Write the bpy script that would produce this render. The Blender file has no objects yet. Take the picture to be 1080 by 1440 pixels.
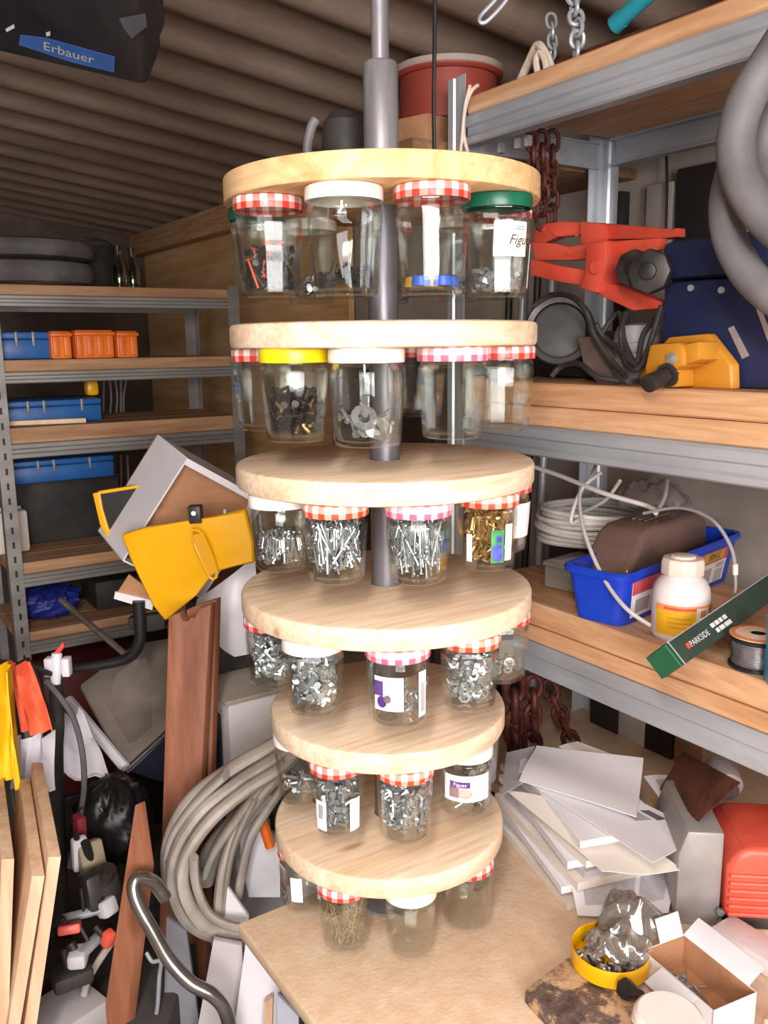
import bpy, bmesh, math, random
from mathutils import Vector as V, Matrix
rnd = random.Random(7)
SC = bpy.context.scene
COL = SC.collection
PI = math.pi

# ---------------------------------------------------------------- camera
F, PITCH, ROLL, YAW, EYE = 1222.9, .1923, -.0118, math.radians(33.3), 1.65
def _room(v):   # heading of the camera -> room axes (X along left shelf, Y along right shelf)
    return V((math.cos(YAW)*v[0]+math.sin(YAW)*v[1], -math.sin(YAW)*v[0]+math.cos(YAW)*v[1], v[2]))
_c, _s = math.cos(PITCH), math.sin(PITCH)
_r, _d, _f = V((1,0,0)), V((0,-_s,-_c)), V((0,_c,-_s))
RGT = _room(_r*math.cos(ROLL)-_d*math.sin(ROLL)); DWN = _room(_r*math.sin(ROLL)+_d*math.cos(ROLL)); FWD = _room(_f)
FH, RH = _room((0,1,0)), _room((1,0,0))
EYEP = V((0,0,EYE))
cam_d = bpy.data.cameras.new('camera'); cam = bpy.data.objects.new('camera', cam_d); COL.objects.link(cam)
cam_d.sensor_fit = 'HORIZONTAL'; cam_d.sensor_width = 36; cam_d.lens = F/1080*36
cam_d.clip_start = .02
m = Matrix.Identity(4)
for i, ax in enumerate((RGT, -DWN, -FWD)):
    for j in range(3): m[j][i] = ax[j]
m.translation = EYEP
cam.matrix_world = m
SC.camera = cam
# measuring helpers: a sight line met with a plane of the room
def ray(x, y): return FWD*F + RGT*(x-540) + DWN*(y-720)
def at(x, y, d): v = ray(x, y); return EYEP + v*(d/v.dot(FH))
def onx(x, y, X): v = ray(x, y); return EYEP + v*(X/v.x)
def ony(x, y, Y): v = ray(x, y); return EYEP + v*(Y/v.y)
def onz(x, y, Z): v = ray(x, y); return EYEP + v*((Z-EYE)/v.z)

# ---------------------------------------------------------------- world, light, exposure
W = bpy.data.worlds.new('world'); SC.world = W; W.use_nodes = True
W.node_tree.nodes['Background'].inputs[0].default_value = (.82,.9,1,1)
W.node_tree.nodes['Background'].inputs[1].default_value = 1.0
SC.view_settings.view_transform = 'Standard'; SC.view_settings.look = 'None'
SC.view_settings.exposure = 0.0; SC.view_settings.gamma = 1; SC.view_settings.use_curve_mapping = False
SC.cycles.max_bounces = 10; SC.cycles.transparent_max_bounces = 40; SC.cycles.caustics_reflective = False; SC.cycles.caustics_refractive = False
def area(name, loc, look, sx, sy, power, col):
    l = bpy.data.lights.new(name, 'AREA'); l.shape = 'RECTANGLE'; l.size = sx; l.size_y = sy; l.energy = power; l.color = col
    o = bpy.data.objects.new(name, l); COL.objects.link(o); o.location = loc
    o.rotation_euler = (V(look)-V(loc)).to_track_quat('-Z', 'Y').to_euler(); return o
# daylight falling in through the window behind the photographer
area('window_daylight', (-.55,-1.52,1.66), (-.25,.6,1.42), 1.7, 1.15, 150, (1,.955,.955))

# ---------------------------------------------------------------- materials
def lin(h):
    h = h.lstrip('#'); o = []
    for i in (0,2,4):
        c = int(h[i:i+2],16)/255; o.append(c/12.92 if c <= .04045 else ((c+.055)/1.055)**2.4)
    return (*o, 1)
_mats = {}
def _new(name):
    mt = bpy.data.materials.new(name); mt.use_nodes = True
    nt = mt.node_tree; b = nt.nodes['Principled BSDF']
    return mt, nt, b
def N(nt, t, **kw):
    n = nt.nodes.new(t)
    for k, v in kw.items():
        if hasattr(n, k) and not k.startswith('i_'): setattr(n, k, v)
    return n
def coords(nt, scale=(1,1,1)):
    tc = N(nt,'ShaderNodeTexCoord'); mp = N(nt,'ShaderNodeMapping'); mp.inputs['Scale'].default_value = scale
    nt.links.new(tc.outputs['Object'], mp.inputs['Vector']); return mp.outputs['Vector']
def ramp(nt, fac, stops):
    r = N(nt,'ShaderNodeValToRGB'); nt.links.new(fac, r.inputs['Fac']); e = r.color_ramp.elements
    while len(e) < len(stops): e.new(.5)
    for k, (p, c) in enumerate(stops): e[k].position = p; e[k].color = c
    return r.outputs['Color']
def noise(nt, vec, scale, detail=4, rough=.55, dist=0):
    n = N(nt,'ShaderNodeTexNoise'); n.inputs['Scale'].default_value = scale; n.inputs['Detail'].default_value = detail
    n.inputs['Roughness'].default_value = rough; n.inputs['Distortion'].default_value = dist
    nt.links.new(vec, n.inputs['Vector']); return n.outputs['Fac']
def bump(nt, b, fac, strength, dist=.01):
    k = N(nt,'ShaderNodeBump'); k.inputs['Strength'].default_value = strength; k.inputs['Distance'].default_value = dist
    nt.links.new(fac, k.inputs['Height']); nt.links.new(k.outputs['Normal'], b.inputs['Normal'])
def plain(name, c1, c2=None, scale=12, rough=.5, metal=0, bmp=0, stretch=(1,1,1), lo=.35, hi=.7, coat=0, trans=0, spec=.5, rvar=.12):
    """one-colour surface with mottling between two tones"""
    if name in _mats: return _mats[name]
    mt, nt, b = _new(name); v = coords(nt, stretch); n = noise(nt, v, scale)
    nt.links.new(ramp(nt, n, [(lo, lin(c1)), (hi, lin(c2 or c1))]), b.inputs['Base Color'])
    b.inputs['Metallic'].default_value = metal; b.inputs['Coat Weight'].default_value = coat
    b.inputs['Transmission Weight'].default_value = trans; b.inputs['Specular IOR Level'].default_value = spec
    mr = N(nt,'ShaderNodeMapRange'); nt.links.new(noise(nt, v, scale*2.3), mr.inputs['Value'])
    mr.inputs['To Min'].default_value = max(.03, rough-rvar); mr.inputs['To Max'].default_value = min(1, rough+rvar)
    nt.links.new(mr.outputs['Result'], b.inputs['Roughness'])
    if bmp: bump(nt, b, noise(nt, v, scale*4, 6), bmp)
    _mats[name] = mt; return mt
def wood(name, c1, c2, c3, axis='x', rough=.6, scale=1.0, bmp=.15, knots=True, ring=1.0):
    if name in _mats: return _mats[name]
    mt, nt, b = _new(name)
    st = {'x':(1.2,14,14), 'y':(14,1.2,14), 'z':(14,14,1.2)}[axis]
    v = coords(nt, tuple(s*scale for s in st))
    n1 = noise(nt, v, 1.6*ring, 5, .6, 1.2); n2 = noise(nt, v, 9, 4, .6)
    c = ramp(nt, n1, [(.3, lin(c1)), (.52, lin(c2)), (.72, lin(c3))])
    mx = N(nt,'ShaderNodeMix', data_type='RGBA', blend_type='MULTIPLY'); mx.inputs['Factor'].default_value = .45
    nt.links.new(c, mx.inputs['A']); nt.links.new(ramp(nt, n2, [(.35,(.62,.55,.5,1)),(.6,(1,1,1,1))]), mx.inputs['B'])
    out = mx.outputs['Result']
    if knots:
        vk = coords(nt, tuple((s**.45)*scale for s in st)); vo = N(nt,'ShaderNodeTexVoronoi'); vo.inputs['Scale'].default_value = 3.2
        nt.links.new(vk, vo.inputs['Vector'])
        m2 = N(nt,'ShaderNodeMix', data_type='RGBA', blend_type='MULTIPLY'); m2.inputs['Factor'].default_value = .6
        nt.links.new(out, m2.inputs['A']); nt.links.new(ramp(nt, vo.outputs['Distance'], [(.03,(.35,.2,.12,1)),(.1,(1,1,1,1))]), m2.inputs['B'])
        out = m2.outputs['Result']
    nt.links.new(out, b.inputs['Base Color']); b.inputs['Roughness'].default_value = rough
    if bmp: bump(nt, b, n2, bmp, .004)
    _mats[name] = mt; return mt
def clear(name, tint='#f4f6f4', rough=.03, base=.06, edge=.5, milky=0):
    """thin clear wall: see-through with a mirror sheen that grows at grazing angles"""
    if name in _mats: return _mats[name]
    mt = bpy.data.materials.new(name); mt.use_nodes = True; nt = mt.node_tree; nt.nodes.clear()
    o = N(nt,'ShaderNodeOutputMaterial'); mx = N(nt,'ShaderNodeMixShader'); t = N(nt,'ShaderNodeBsdfTransparent'); g = N(nt,'ShaderNodeBsdfGlossy')
    t.inputs['Color'].default_value = lin(tint); g.inputs['Roughness'].default_value = rough; g.inputs['Color'].default_value = (.95,.97,.97,1)
    fr = N(nt,'ShaderNodeLayerWeight'); fr.inputs['Blend'].default_value = .35
    mr = N(nt,'ShaderNodeMapRange'); nt.links.new(fr.outputs['Facing'], mr.inputs['Value']); mr.inputs['To Min'].default_value = base; mr.inputs['To Max'].default_value = edge
    nt.links.new(mr.outputs['Result'], mx.inputs['Fac']); nt.links.new(t.outputs[0], mx.inputs[1]); nt.links.new(g.outputs[0], mx.inputs[2])
    out = mx.outputs[0]
    if milky:
        d = N(nt,'ShaderNodeBsdfDiffuse'); d.inputs['Color'].default_value = lin('#d9d4cc'); m2 = N(nt,'ShaderNodeMixShader')
        n = noise(nt, coords(nt), 9); r2 = N(nt,'ShaderNodeMapRange'); nt.links.new(n, r2.inputs['Value'])
        r2.inputs['From Min'].default_value = .3; r2.inputs['From Max'].default_value = .7
        r2.inputs['To Min'].default_value = milky*.5; r2.inputs['To Max'].default_value = min(1, milky*1.5)
        nt.links.new(r2.outputs['Result'], m2.inputs['Fac']); nt.links.new(out, m2.inputs[1]); nt.links.new(d.outputs[0], m2.inputs[2]); out = m2.outputs[0]
    nt.links.new(out, o.inputs['Surface']); _mats[name] = mt; return mt
def gingham(name, dark, mid, n_ang=15):
    """checked print: bands round the skirt crossed with bands over the top"""
    if name in _mats: return _mats[name]
    mt, nt, b = _new(name); tc = N(nt,'ShaderNodeTexCoord'); sp = N(nt,'ShaderNodeSeparateXYZ'); nt.links.new(tc.outputs['Object'], sp.inputs[0])
    def op(o, a, c=None):
        k = N(nt,'ShaderNodeMath', operation=o)
        nt.links.new(a, k.inputs[0])
        if c is not None:
            if isinstance(c, (int,float)): k.inputs[1].default_value = c
            else: nt.links.new(c, k.inputs[1])
        return k.outputs[0]
    at2 = op('ARCTAN2', sp.outputs['Y'], sp.outputs['X'])
    s1 = op('GREATER_THAN', op('SINE', op('MULTIPLY', at2, n_ang)), 0.0)
    s2 = op('GREATER_THAN', op('SINE', op('MULTIPLY', op('ADD', sp.outputs['Z'], .0005), 350)), 0.0)
    tot = op('MULTIPLY', op('ADD', s1, s2), .5)
    r = N(nt,'ShaderNodeValToRGB'); r.color_ramp.interpolation = 'CONSTANT'; e = r.color_ramp.elements; e.new(.4)
    for k, (p, c) in enumerate([(0, lin('#f6efec')), (.3, lin(mid)), (.8, lin(dark))]): e[k].position = p; e[k].color = c
    nt.links.new(tot, r.inputs['Fac']); nt.links.new(r.outputs['Color'], b.inputs['Base Color']); b.inputs['Roughness'].default_value = .35
    _mats[name] = mt; return mt
def metal(name, c1, c2, rough=.38, scale=25, m_=.9, bmp=.05, stretch=(1,1,1)):
    return plain(name, c1, c2, scale=scale, rough=rough, metal=m_, bmp=bmp, stretch=stretch)

galv = metal('galvanised_steel', '#a3a7ad', '#c6cad1', .42, 14, .4, .03, (1,.2,1))
galv_x = metal('galvanised_steel_x', '#827d78', '#a09b95', .45, 14, .35, .03, (.2,1,1))
steel_bright = metal('bright_zinc', '#a0a4a8', '#dfe3e6', .3, 40, .75, 0)
upr_steel = metal('upright_steel', '#b9bec4', '#d9dde2', .35, 12, .45, .02, (1,1,.15))
steel_nail = metal('nail_steel', '#868688', '#cfcfd0', .32, 60, .75, 0)
brass = metal('yellow_zinc', '#a07a44', '#e0bb80', .32, 60, .6, 0)
rusty_pin = metal('dull_pin_steel', '#85735a', '#bfa986', .5, 80, .3, 0)
pole_shaded = metal('pole_shaded_steel', '#68656a', '#85828a', .42, 40, .5, .05, (1,1,.15))  # pole steel darkened: the shade between the discs is put into its colour
pole_steel = metal('pole_steel', '#858286', '#a5a2a5', .42, 40, .5, .05, (1,1,.15))
chrome = metal('chrome', '#8f8882', '#b5aea7', .22, 20, .85, .0)
pine_disc = wood('pine_disc', '#e6c29c', '#f2d8ba', '#f8e8d4', 'x', .55, 1.0, .08, True, .8)
pine_disc_a = wood('pine_disc_amber', '#d8a064', '#eec48e', '#f5d8ac', 'y', .6, 1.0, .12, True, .8)
pine_board = wood('pine_board', '#c08a5e', '#d6a67c', '#e6c29e', 'y', .6, .9, .15)
pine_board_x = wood('pine_board_x', '#9c6f4b', '#b78c66', '#caa581', 'x', .65, .8, .2)
pine_dark = wood('aged_board', '#7c5a3f', '#96714f', '#a98362', 'y', .75, .7, .2)
ply = plain('bench_chipboard', '#e6c4a2', '#f3dabd', 38, .6, 0, .12, (1,1,1), .3, .72)
ply_y = wood('plywood_y', '#d3a069', '#e2b580', '#ecc596', 'y', .7, .35, .06, False)
ply_z = wood('plywood_z', '#c9a07c', '#dcb896', '#e8caac', 'z', .65, .5, .06, False)
plank_red = wood('red_brown_plank', '#7f4d33', '#996043', '#a96f50', 'z', .6, .6, .15, True)
black_pl = plain('black_plastic', '#17161a', '#2a2829', 8, .45)
black_soft = plain('black_rubber', '#1d1b1c', '#38332f', 10, .7)
dark_mtl = plain('dark_metal', '#2a2726', '#474240', 14, .45, .4)
white_pl = plain('white_plastic', '#d9d6dc', '#eeebef', 5, .35)
white_card = plain('white_card', '#dcd8dc', '#efecee', 6, .6)
kraft = wood('brown_card', '#a97a56', '#b98863', '#c2936f', 'x', .8, .3, .02, False)
yellow_pl = plain('yellow_plastic', '#e9a800', '#f7b90c', 4, .38)
orange_pl = plain('orange_plastic', '#e0661b', '#f98833', 6, .45)
blue_pl = plain('blue_plastic', '#1639b4', '#1f51d6', 5, .35)
blue_org = plain('organiser_blue', '#1b4f8f', '#2767aa', 6, .45)
navy = plain('navy_paint', '#20264a', '#2c3358', 6, .5, .1, .05)
red_paint = plain('red_paint', '#d24a36', '#ee6a54', 7, .42, .05)
rust = plain('rust', '#4a261a', '#7b4630', 16, .8, .2, .3)
rust_chain = plain('rusted_chain_steel', '#4b2620', '#6e3a30', 30, .6, .5, .2)
hose_grey = plain('grey_hose', '#5e5b5c', '#7a7778', 9, .6, 0, .08)
hose_tan = plain('dusty_hose', '#948a80', '#b9afa5', 12, .65, 0, .15)
paper = plain('paper', '#dedadf', '#eeebee', 4, .65)
paper_w = plain('warm_paper', '#d9cfc4', '#e8ded3', 5, .65)
paper_g = plain('grey_print', '#a8a3a6', '#c9c4c6', 9, .5)
concrete = plain('concrete', '#a2978c', '#bfb4a8', 5, .9, 0, .25)
glass = clear('jar_glass', '#fafbf9', .03, .014, .48)
glass_b = clear('bottle_glass', '#cfd8cc', .04, .1, .7)
film = clear('clear_film', '#f2efec', .14, .08, .5, .1)
clear_box = clear('clear_box_plastic', '#e4e6e8', .15, .12, .55, .25)
# ---------------------------------------------------------------- mesh helpers
class MB:
    def __init__(s): s.v, s.f = [], []
    def add(s, vs, fs):
        k = len(s.v); s.v += [V(p) for p in vs]; s.f += [tuple(i+k for i in f) for f in fs]; return s
    def box(s, c, size, R=None):
        x, y, z = (q/2 for q in size); R = R or Matrix.Identity(3); c = V(c)
        vs = [c + R @ V((a*x, b*y, d*z)) for d in (-1,1) for b in (-1,1) for a in (-1,1)]
        return s.add(vs, [(0,2,3,1),(4,5,7,6),(0,1,5,4),(2,6,7,3),(0,4,6,2),(1,3,7,5)])
    def para(s, o, a, b, c):   # box from a corner and three edges
        o, a, b, c = V(o), V(a), V(b), V(c)
        vs = [o, o+a, o+b, o+a+b, o+c, o+a+c, o+b+c, o+a+b+c]
        return s.add(vs, [(0,2,3,1),(4,5,7,6),(0,1,5,4),(2,6,7,3),(0,4,6,2),(1,3,7,5)])
    def prism(s, poly, vec):
        poly = [V(p) for p in poly]; n = len(poly); vec = V(vec)
        vs = poly + [p+vec for p in poly]
        return s.add(vs, [tuple(range(n)), tuple(range(2*n-1, n-1, -1))] + [(i, (i+1)%n, (i+1)%n+n, i+n) for i in range(n)])
    def cyl(s, p0, p1, r0, r1=None, n=16):
        p0, p1 = V(p0), V(p1); r1 = r0 if r1 is None else r1
        q = (p1-p0).to_track_quat('Z','Y').to_matrix(); vs = []
        for p, r in ((p0,r0),(p1,r1)):
            vs += [p + q @ V((r*math.cos(2*PI*k/n), r*math.sin(2*PI*k/n), 0)) for k in range(n)]
        return s.add(vs, [tuple(range(n-1,-1,-1)), tuple(range(n,2*n))] + [(k, (k+1)%n, (k+1)%n+n, k+n) for k in range(n)])
    def lathe(s, prof, n=32, o=(0,0,0), R=None, closed=False):
        o = V(o); R = R or Matrix.Identity(3); vs, fs = [], []; m_ = len(prof)
        for r, z in prof:
            vs += [o + R @ V((r*math.cos(2*PI*k/n), r*math.sin(2*PI*k/n), z)) for k in range(n)]
        for i in range(m_ if closed else m_-1):
            j = (i+1) % m_
            fs += [(i*n+k, i*n+(k+1)%n, j*n+(k+1)%n, j*n+k) for k in range(n)]
        if not closed:
            if prof[0][0] > 1e-6: fs.append(tuple(range(n-1,-1,-1)))
            if prof[-1][0] > 1e-6: fs.append(tuple(range((m_-1)*n, m_*n)))
        return s.add(vs, fs)
    def tube(s, pts, r, n=10, sub=6, closed=False, flat=1.0):
        P = [V(p) for p in pts]; L = len(P); out = []; rad = []
        rs = r if isinstance(r, (list,tuple)) else [r]*L
        segs = L if closed else L-1
        for i in range(segs):
            if closed: a, b, c, d = P[(i-1)%L], P[i], P[(i+1)%L], P[(i+2)%L]; r0, r1 = rs[i], rs[(i+1)%L]
            else: a, b, c, d = P[max(i-1,0)], P[i], P[i+1], P[min(i+2,L-1)]; r0, r1 = rs[i], rs[i+1]
            for k in range(sub):
                t = k/sub; t2, t3 = t*t, t*t*t
                out.append(.5*((2*b) + (c-a)*t + (2*a-5*b+4*c-d)*t2 + (3*b-a-3*c+d)*t3)); rad.append(r0+(r1-r0)*t)
        if not closed: out.append(P[-1]); rad.append(rs[-1])
        m_ = len(out); up = None; vs, fs = [], []
        for i, p in enumerate(out):
            t = (out[(i+1)%m_]-out[(i-1)%m_]) if closed else (out[min(i+1,m_-1)]-out[max(i-1,0)])
            t.normalize()
            if up is None:
                up = V((0,0,1)) if abs(t.z) < .9 else V((1,0,0))
            up = (up - t*up.dot(t)); up.normalize(); sd = t.cross(up)
            vs += [p + up*(rad[i]*flat*math.cos(2*PI*k/n)) + sd*(rad[i]*math.sin(2*PI*k/n)) for k in range(n)]
        for i in range(m_ if closed else m_-1):
            j = (i+1)%m_
            fs += [(i*n+k, i*n+(k+1)%n, j*n+(k+1)%n, j*n+k) for k in range(n)]
        if not closed: fs += [tuple(range(n-1,-1,-1)), tuple(range((m_-1)*n, m_*n))]
        return s.add(vs, fs)
    def sheet(s, rows, th):     # grid of points -> thin sheet with thickness
        a, b = len(rows), len(rows[0]); P = [[V(p) for p in r] for r in rows]; top, bot = [], []
        for i in range(a):
            for j in range(b):
                du = P[min(i+1,a-1)][j]-P[max(i-1,0)][j]; dv = P[i][min(j+1,b-1)]-P[i][max(j-1,0)]
                n = du.cross(dv); n = n.normalized() if n.length > 1e-9 else V((0,0,1))
                top.append(P[i][j]+n*th/2); bot.append(P[i][j]-n*th/2)
        k = a*b; fs = []
        for i in range(a-1):
            for j in range(b-1):
                q = i*b+j; fs += [(q,q+1,q+b+1,q+b), (k+q,k+q+b,k+q+b+1,k+q+1)]
        for j in range(b-1): fs += [(j,k+j,k+j+1,j+1), ((a-1)*b+j,(a-1)*b+j+1,k+(a-1)*b+j+1,k+(a-1)*b+j)]
        for i in range(a-1): fs += [(i*b,(i+1)*b,k+(i+1)*b,k+i*b), (i*b+b-1,k+i*b+b-1,k+(i+1)*b+b-1,(i+1)*b+b-1)]
        return s.add(top+bot, fs)
    def build(s, name, mat, parent=None, bevel=0, seg=2, smooth=35, origin=None):
        org = V((0,0,0))
        if parent is not None:
            r = parent
            while r.parent: r = r.parent
            org = V(r.location)
        elif origin is not None: org = V(origin)
        else:
            xs, ys, zs = ([p[i] for p in s.v] for i in range(3))
            org = V(((min(xs)+max(xs))/2, (min(ys)+max(ys))/2, min(zs)))
        me = bpy.data.meshes.new(name); bm = bmesh.new()
        bv = [bm.verts.new(p-org) for p in s.v]
        for f in s.f:
            try: bm.faces.new([bv[i] for i in f])
            except ValueError: pass
        bm.normal_update(); bmesh.ops.recalc_face_normals(bm, faces=bm.faces)
        if bevel:
            ed = [e for e in bm.edges if len(e.link_faces) == 2 and e.calc_face_angle(0) > .5]
            if ed: bmesh.ops.bevel(bm, geom=ed, offset=bevel, segments=seg, affect='EDGES', profile=.5, clamp_overlap=True)
        bm.to_mesh(me); bm.free()
        if smooth:
            me.polygons.foreach_set('use_smooth', [True]*len(me.polygons)); me.set_sharp_from_angle(angle=math.radians(smooth))
        o = bpy.data.objects.new(name, me); COL.objects.link(o); me.materials.append(mat)
        if parent is not None:
            o.parent = parent
        else: o.location = org
        return o
def tag(o, label, cat, group=None, kind=None):
    o['label'] = label; o['category'] = cat
    if group: o['group'] = group
    if kind: o['kind'] = kind
    return o
def thing(name, label, cat, loc, group=None):
    o = bpy.data.objects.new(name, None); COL.objects.link(o); o.location = loc; o.empty_display_size = .05
    return tag(o, label, cat, group)
def struct(o): o['kind'] = 'structure'; return o
def rotz(a): return Matrix.Rotation(a, 3, 'Z')
def text(body, size, mat, parent, place, name='lettering', shear=0, thick=.0004, res=3):
    """flat lettering; place(x, y) -> point on the printed surface"""
    cu = bpy.data.curves.new('t', 'FONT'); cu.body = body; cu.size = size; cu.shear = shear; cu.align_x = 'CENTER'; cu.align_y = 'CENTER'; cu.resolution_u = res
    o = bpy.data.objects.new('t', cu); COL.objects.link(o); bpy.context.view_layer.update()
    me = bpy.data.meshes.new_from_object(o.evaluated_get(bpy.context.evaluated_depsgraph_get()))
    bpy.data.objects.remove(o); bpy.data.curves.remove(cu)
    mb = MB(); mb.add([place(v.co.x, v.co.y) for v in me.vertices], [tuple(p.vertices) for p in me.polygons]); bpy.data.meshes.remove(me)
    return mb.build(name, mat, parent, smooth=0)
def lerp(a, b, t): return V(a)*(1-t)+V(b)*t
def quad_rows(p00, p10, p11, p01, nu, nv, fn=None):
    rows = []
    for i in range(nu+1):
        u = i/nu; r = []
        for j in range(nv+1):
            w = j/nv; p = lerp(lerp(p00,p10,u), lerp(p01,p11,u), w)
            if fn: p = p + V(fn(u,w))
            r.append(p)
        rows.append(r)
    return rows
# ---------------------------------------------------------------- the room
def ceil_z(X): return 2.23 + .13*(1.27-X)
XW, XL, YB, YF = 1.62, -2.2, 4.6, -1.45
struct(MB().box(((XW+XL)/2,(YB+YF)/2,-.05),(XW-XL+.4,YB-YF+.4,.1)).build('floor', plain('floor_concrete','#4b4541','#6b635c',4,.85,0,.2)))
struct(MB().box((XW+.06,(YB+YF)/2,1.3),(.12,YB-YF+.4,2.7)).build('wall_right', concrete))
struct(MB().box(((XW+XL)/2,YB+.06,1.3),(XW-XL,.12,2.7)).build('wall_back', plain('back_wall','#4a4038','#6a5c50',5,.9,0,.2)))
struct(MB().box((XL-.06,(YB+YF)/2,1.3),(.12,YB-YF,2.7)).build('wall_left', concrete))
wx0, wx1, wz0, wz1 = -1.4, .3, 1.08, 2.24
mb = MB()
for a in (((XL+wx0)/2,1.3,wx0-XL,2.7), ((wx1+XW)/2,1.3,XW-wx1,2.7), ((wx0+wx1)/2,wz0/2-.025,wx1-wx0,wz0+.05), ((wx0+wx1)/2,(wz1+2.65)/2,wx1-wx0,2.65-wz1)):
    mb.box((a[0],YF-.05,a[1]),(a[2],.1,a[3]))
struct(mb.build('wall_front', concrete))
win = bpy.data.objects.new('window_1', None); COL.objects.link(win); win.location = ((wx0+wx1)/2, YF-.05, wz0); struct(win)
mb = MB()
for X in (wx0+.03, wx1-.03): mb.box((X,YF-.03,(wz0+wz1)/2),(.06,.06,wz1-wz0))
for Z in (wz0+.03, wz1-.03): mb.box(((wx0+wx1)/2,YF-.03,Z),(wx1-wx0-.12,.06,.06))
mb.build('window_frame', white_pl, win, .004)
for k in (1,2): MB().box((wx0+(wx1-wx0)*k/3,YF-.03,(wz0+wz1)/2),(.05,.04,wz1-wz0-.12)).build('glazing_bar', white_pl, win, .003)
for k in range(3):
    MB().box((wx0+(wx1-wx0)*(k+.5)/3,YF-.03,(wz0+wz1)/2+.05),((wx1-wx0)/3-.07,.04,.05)).build('glazing_bar', white_pl, win, .003)
# corrugated fibre-cement roof: the waves run down the slope, towards the right-hand wall
mt, nt, b = _new('fibre_cement'); v = coords(nt, (.25,1,1)); n1 = noise(nt, v, 7, 6, .65); n2 = noise(nt, coords(nt), 60, 3)
nt.links.new(ramp(nt, n1, [(.25, lin('#705d50')), (.5, lin('#8b7667')), (.75, lin('#a69080'))]), b.inputs['Base Color'])
b.inputs['Roughness'].default_value = .9; bump(nt, b, n2, .25, .004)
rows = []; K = 33*12; XC = [XL-.1, -1, 0, .5, 1, 1.4, XW+.15]
for i in range(K+1):
    Y = YF-.15 + (YB+.2-YF)*i/K
    rows.append([V((X, Y, ceil_z(X) + .012 + .015*math.cos(2*PI*(Y-1.684)/.201))) for X in XC])
struct(MB().sheet(rows, .007).build('ceiling', mt, smooth=60))
# purlins and the timber plate with a plywood lining in the far corner
struct(MB().box((1.50,3.53,2.150),(.06,2.12,.10)).build('trim_1', pine_board, bevel=.004))
struct(MB().box((1.555,3.57,1.06),(.02,2.04,2.10)).build('wall_lining', ply_y))

# fluorescent batten on the roof, behind the photographer's head
lamp = thing('fluorescent_lamp', 'white fluorescent batten fixed under the corrugated roof', 'lamp', (-.35,-.25,2.2))
MB().box((-.35,-.25,2.26),(.1,1.2,.06)).build('housing', white_pl, lamp, .006)
mt, nt, b = _new('lamp_tube'); b.inputs['Emission Color'].default_value = (1,.93,.82,1); b.inputs['Emission Strength'].default_value = 6
MB().cyl((-.35,-.83,2.215),(-.35,.33,2.215),.014,n=12).build('tube', mt, lamp)
lo = area('lamp_light', (-.35,-.25,2.195), (-.1,.1,0), .12, 1.15, 30, (1,.92,.84)); 

# ---------------------------------------------------------------- carousel of jars
CC = RH*.0021 + FH*1.25
TH = .0323
ZT = [EYE+z for z in (.2152,.0262,-.1651,-.3505,-.5364,-.7217)]
RR = [.2137]*4 + [.1777]*2
BENCH = .78
car = thing('jar_carousel', 'tall carousel of six round pine discs on a grey steel pole', 'carousel', (CC.x, CC.y, BENCH))
MB().cyl((CC.x,CC.y,BENCH),(CC.x,CC.y,ZT[0]-.002),.0215,n=32).build('pole', pole_shaded, car)
zs = at(540,88,1.25).z
MB().lathe([(.0115,ZT[0]-.01),(.0235,ZT[0]-.01),(.0235,zs-.004),(.021,zs),(.0115,zs)],32,(CC.x,CC.y,0)).build('sleeve', pole_steel, car)
MB().cyl((CC.x,CC.y,ZT[0]-.01),(CC.x,CC.y,ceil_z(CC.x)-.012),.0118,n=24).build('upper_rod', pole_steel, car)
MB().lathe([(.0,BENCH),(.055,BENCH),(.055,BENCH+.006),(.024,BENCH+.012),(.0,BENCH+.012)],32,(CC.x,CC.y,0)).build('foot_flange', pole_steel, car)
for i in range(6):
    R, z1, z0 = RR[i], ZT[i], ZT[i]-TH
    bv = .006 if i else .003
    prof = [(.0225,z0),(R-bv,z0),(R-bv*.3,z0+bv*.3),(R,z0+bv),(R,z1-bv),(R-bv*.3,z1-bv*.3),(R-bv,z1),(.0225,z1)]
    o = MB().lathe(prof,72,(CC.x,CC.y,0),closed=True).build('disc', pine_disc_a if i == 0 else pine_disc, car)
    o['label'] = ['topmost disc of amber pine with a rough sawn edge','second disc of pale pine','third disc of pale pine','fourth disc of pale pine','fifth disc, smaller, of pale pine','lowest disc, smaller, close above the bench'][i]

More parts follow.
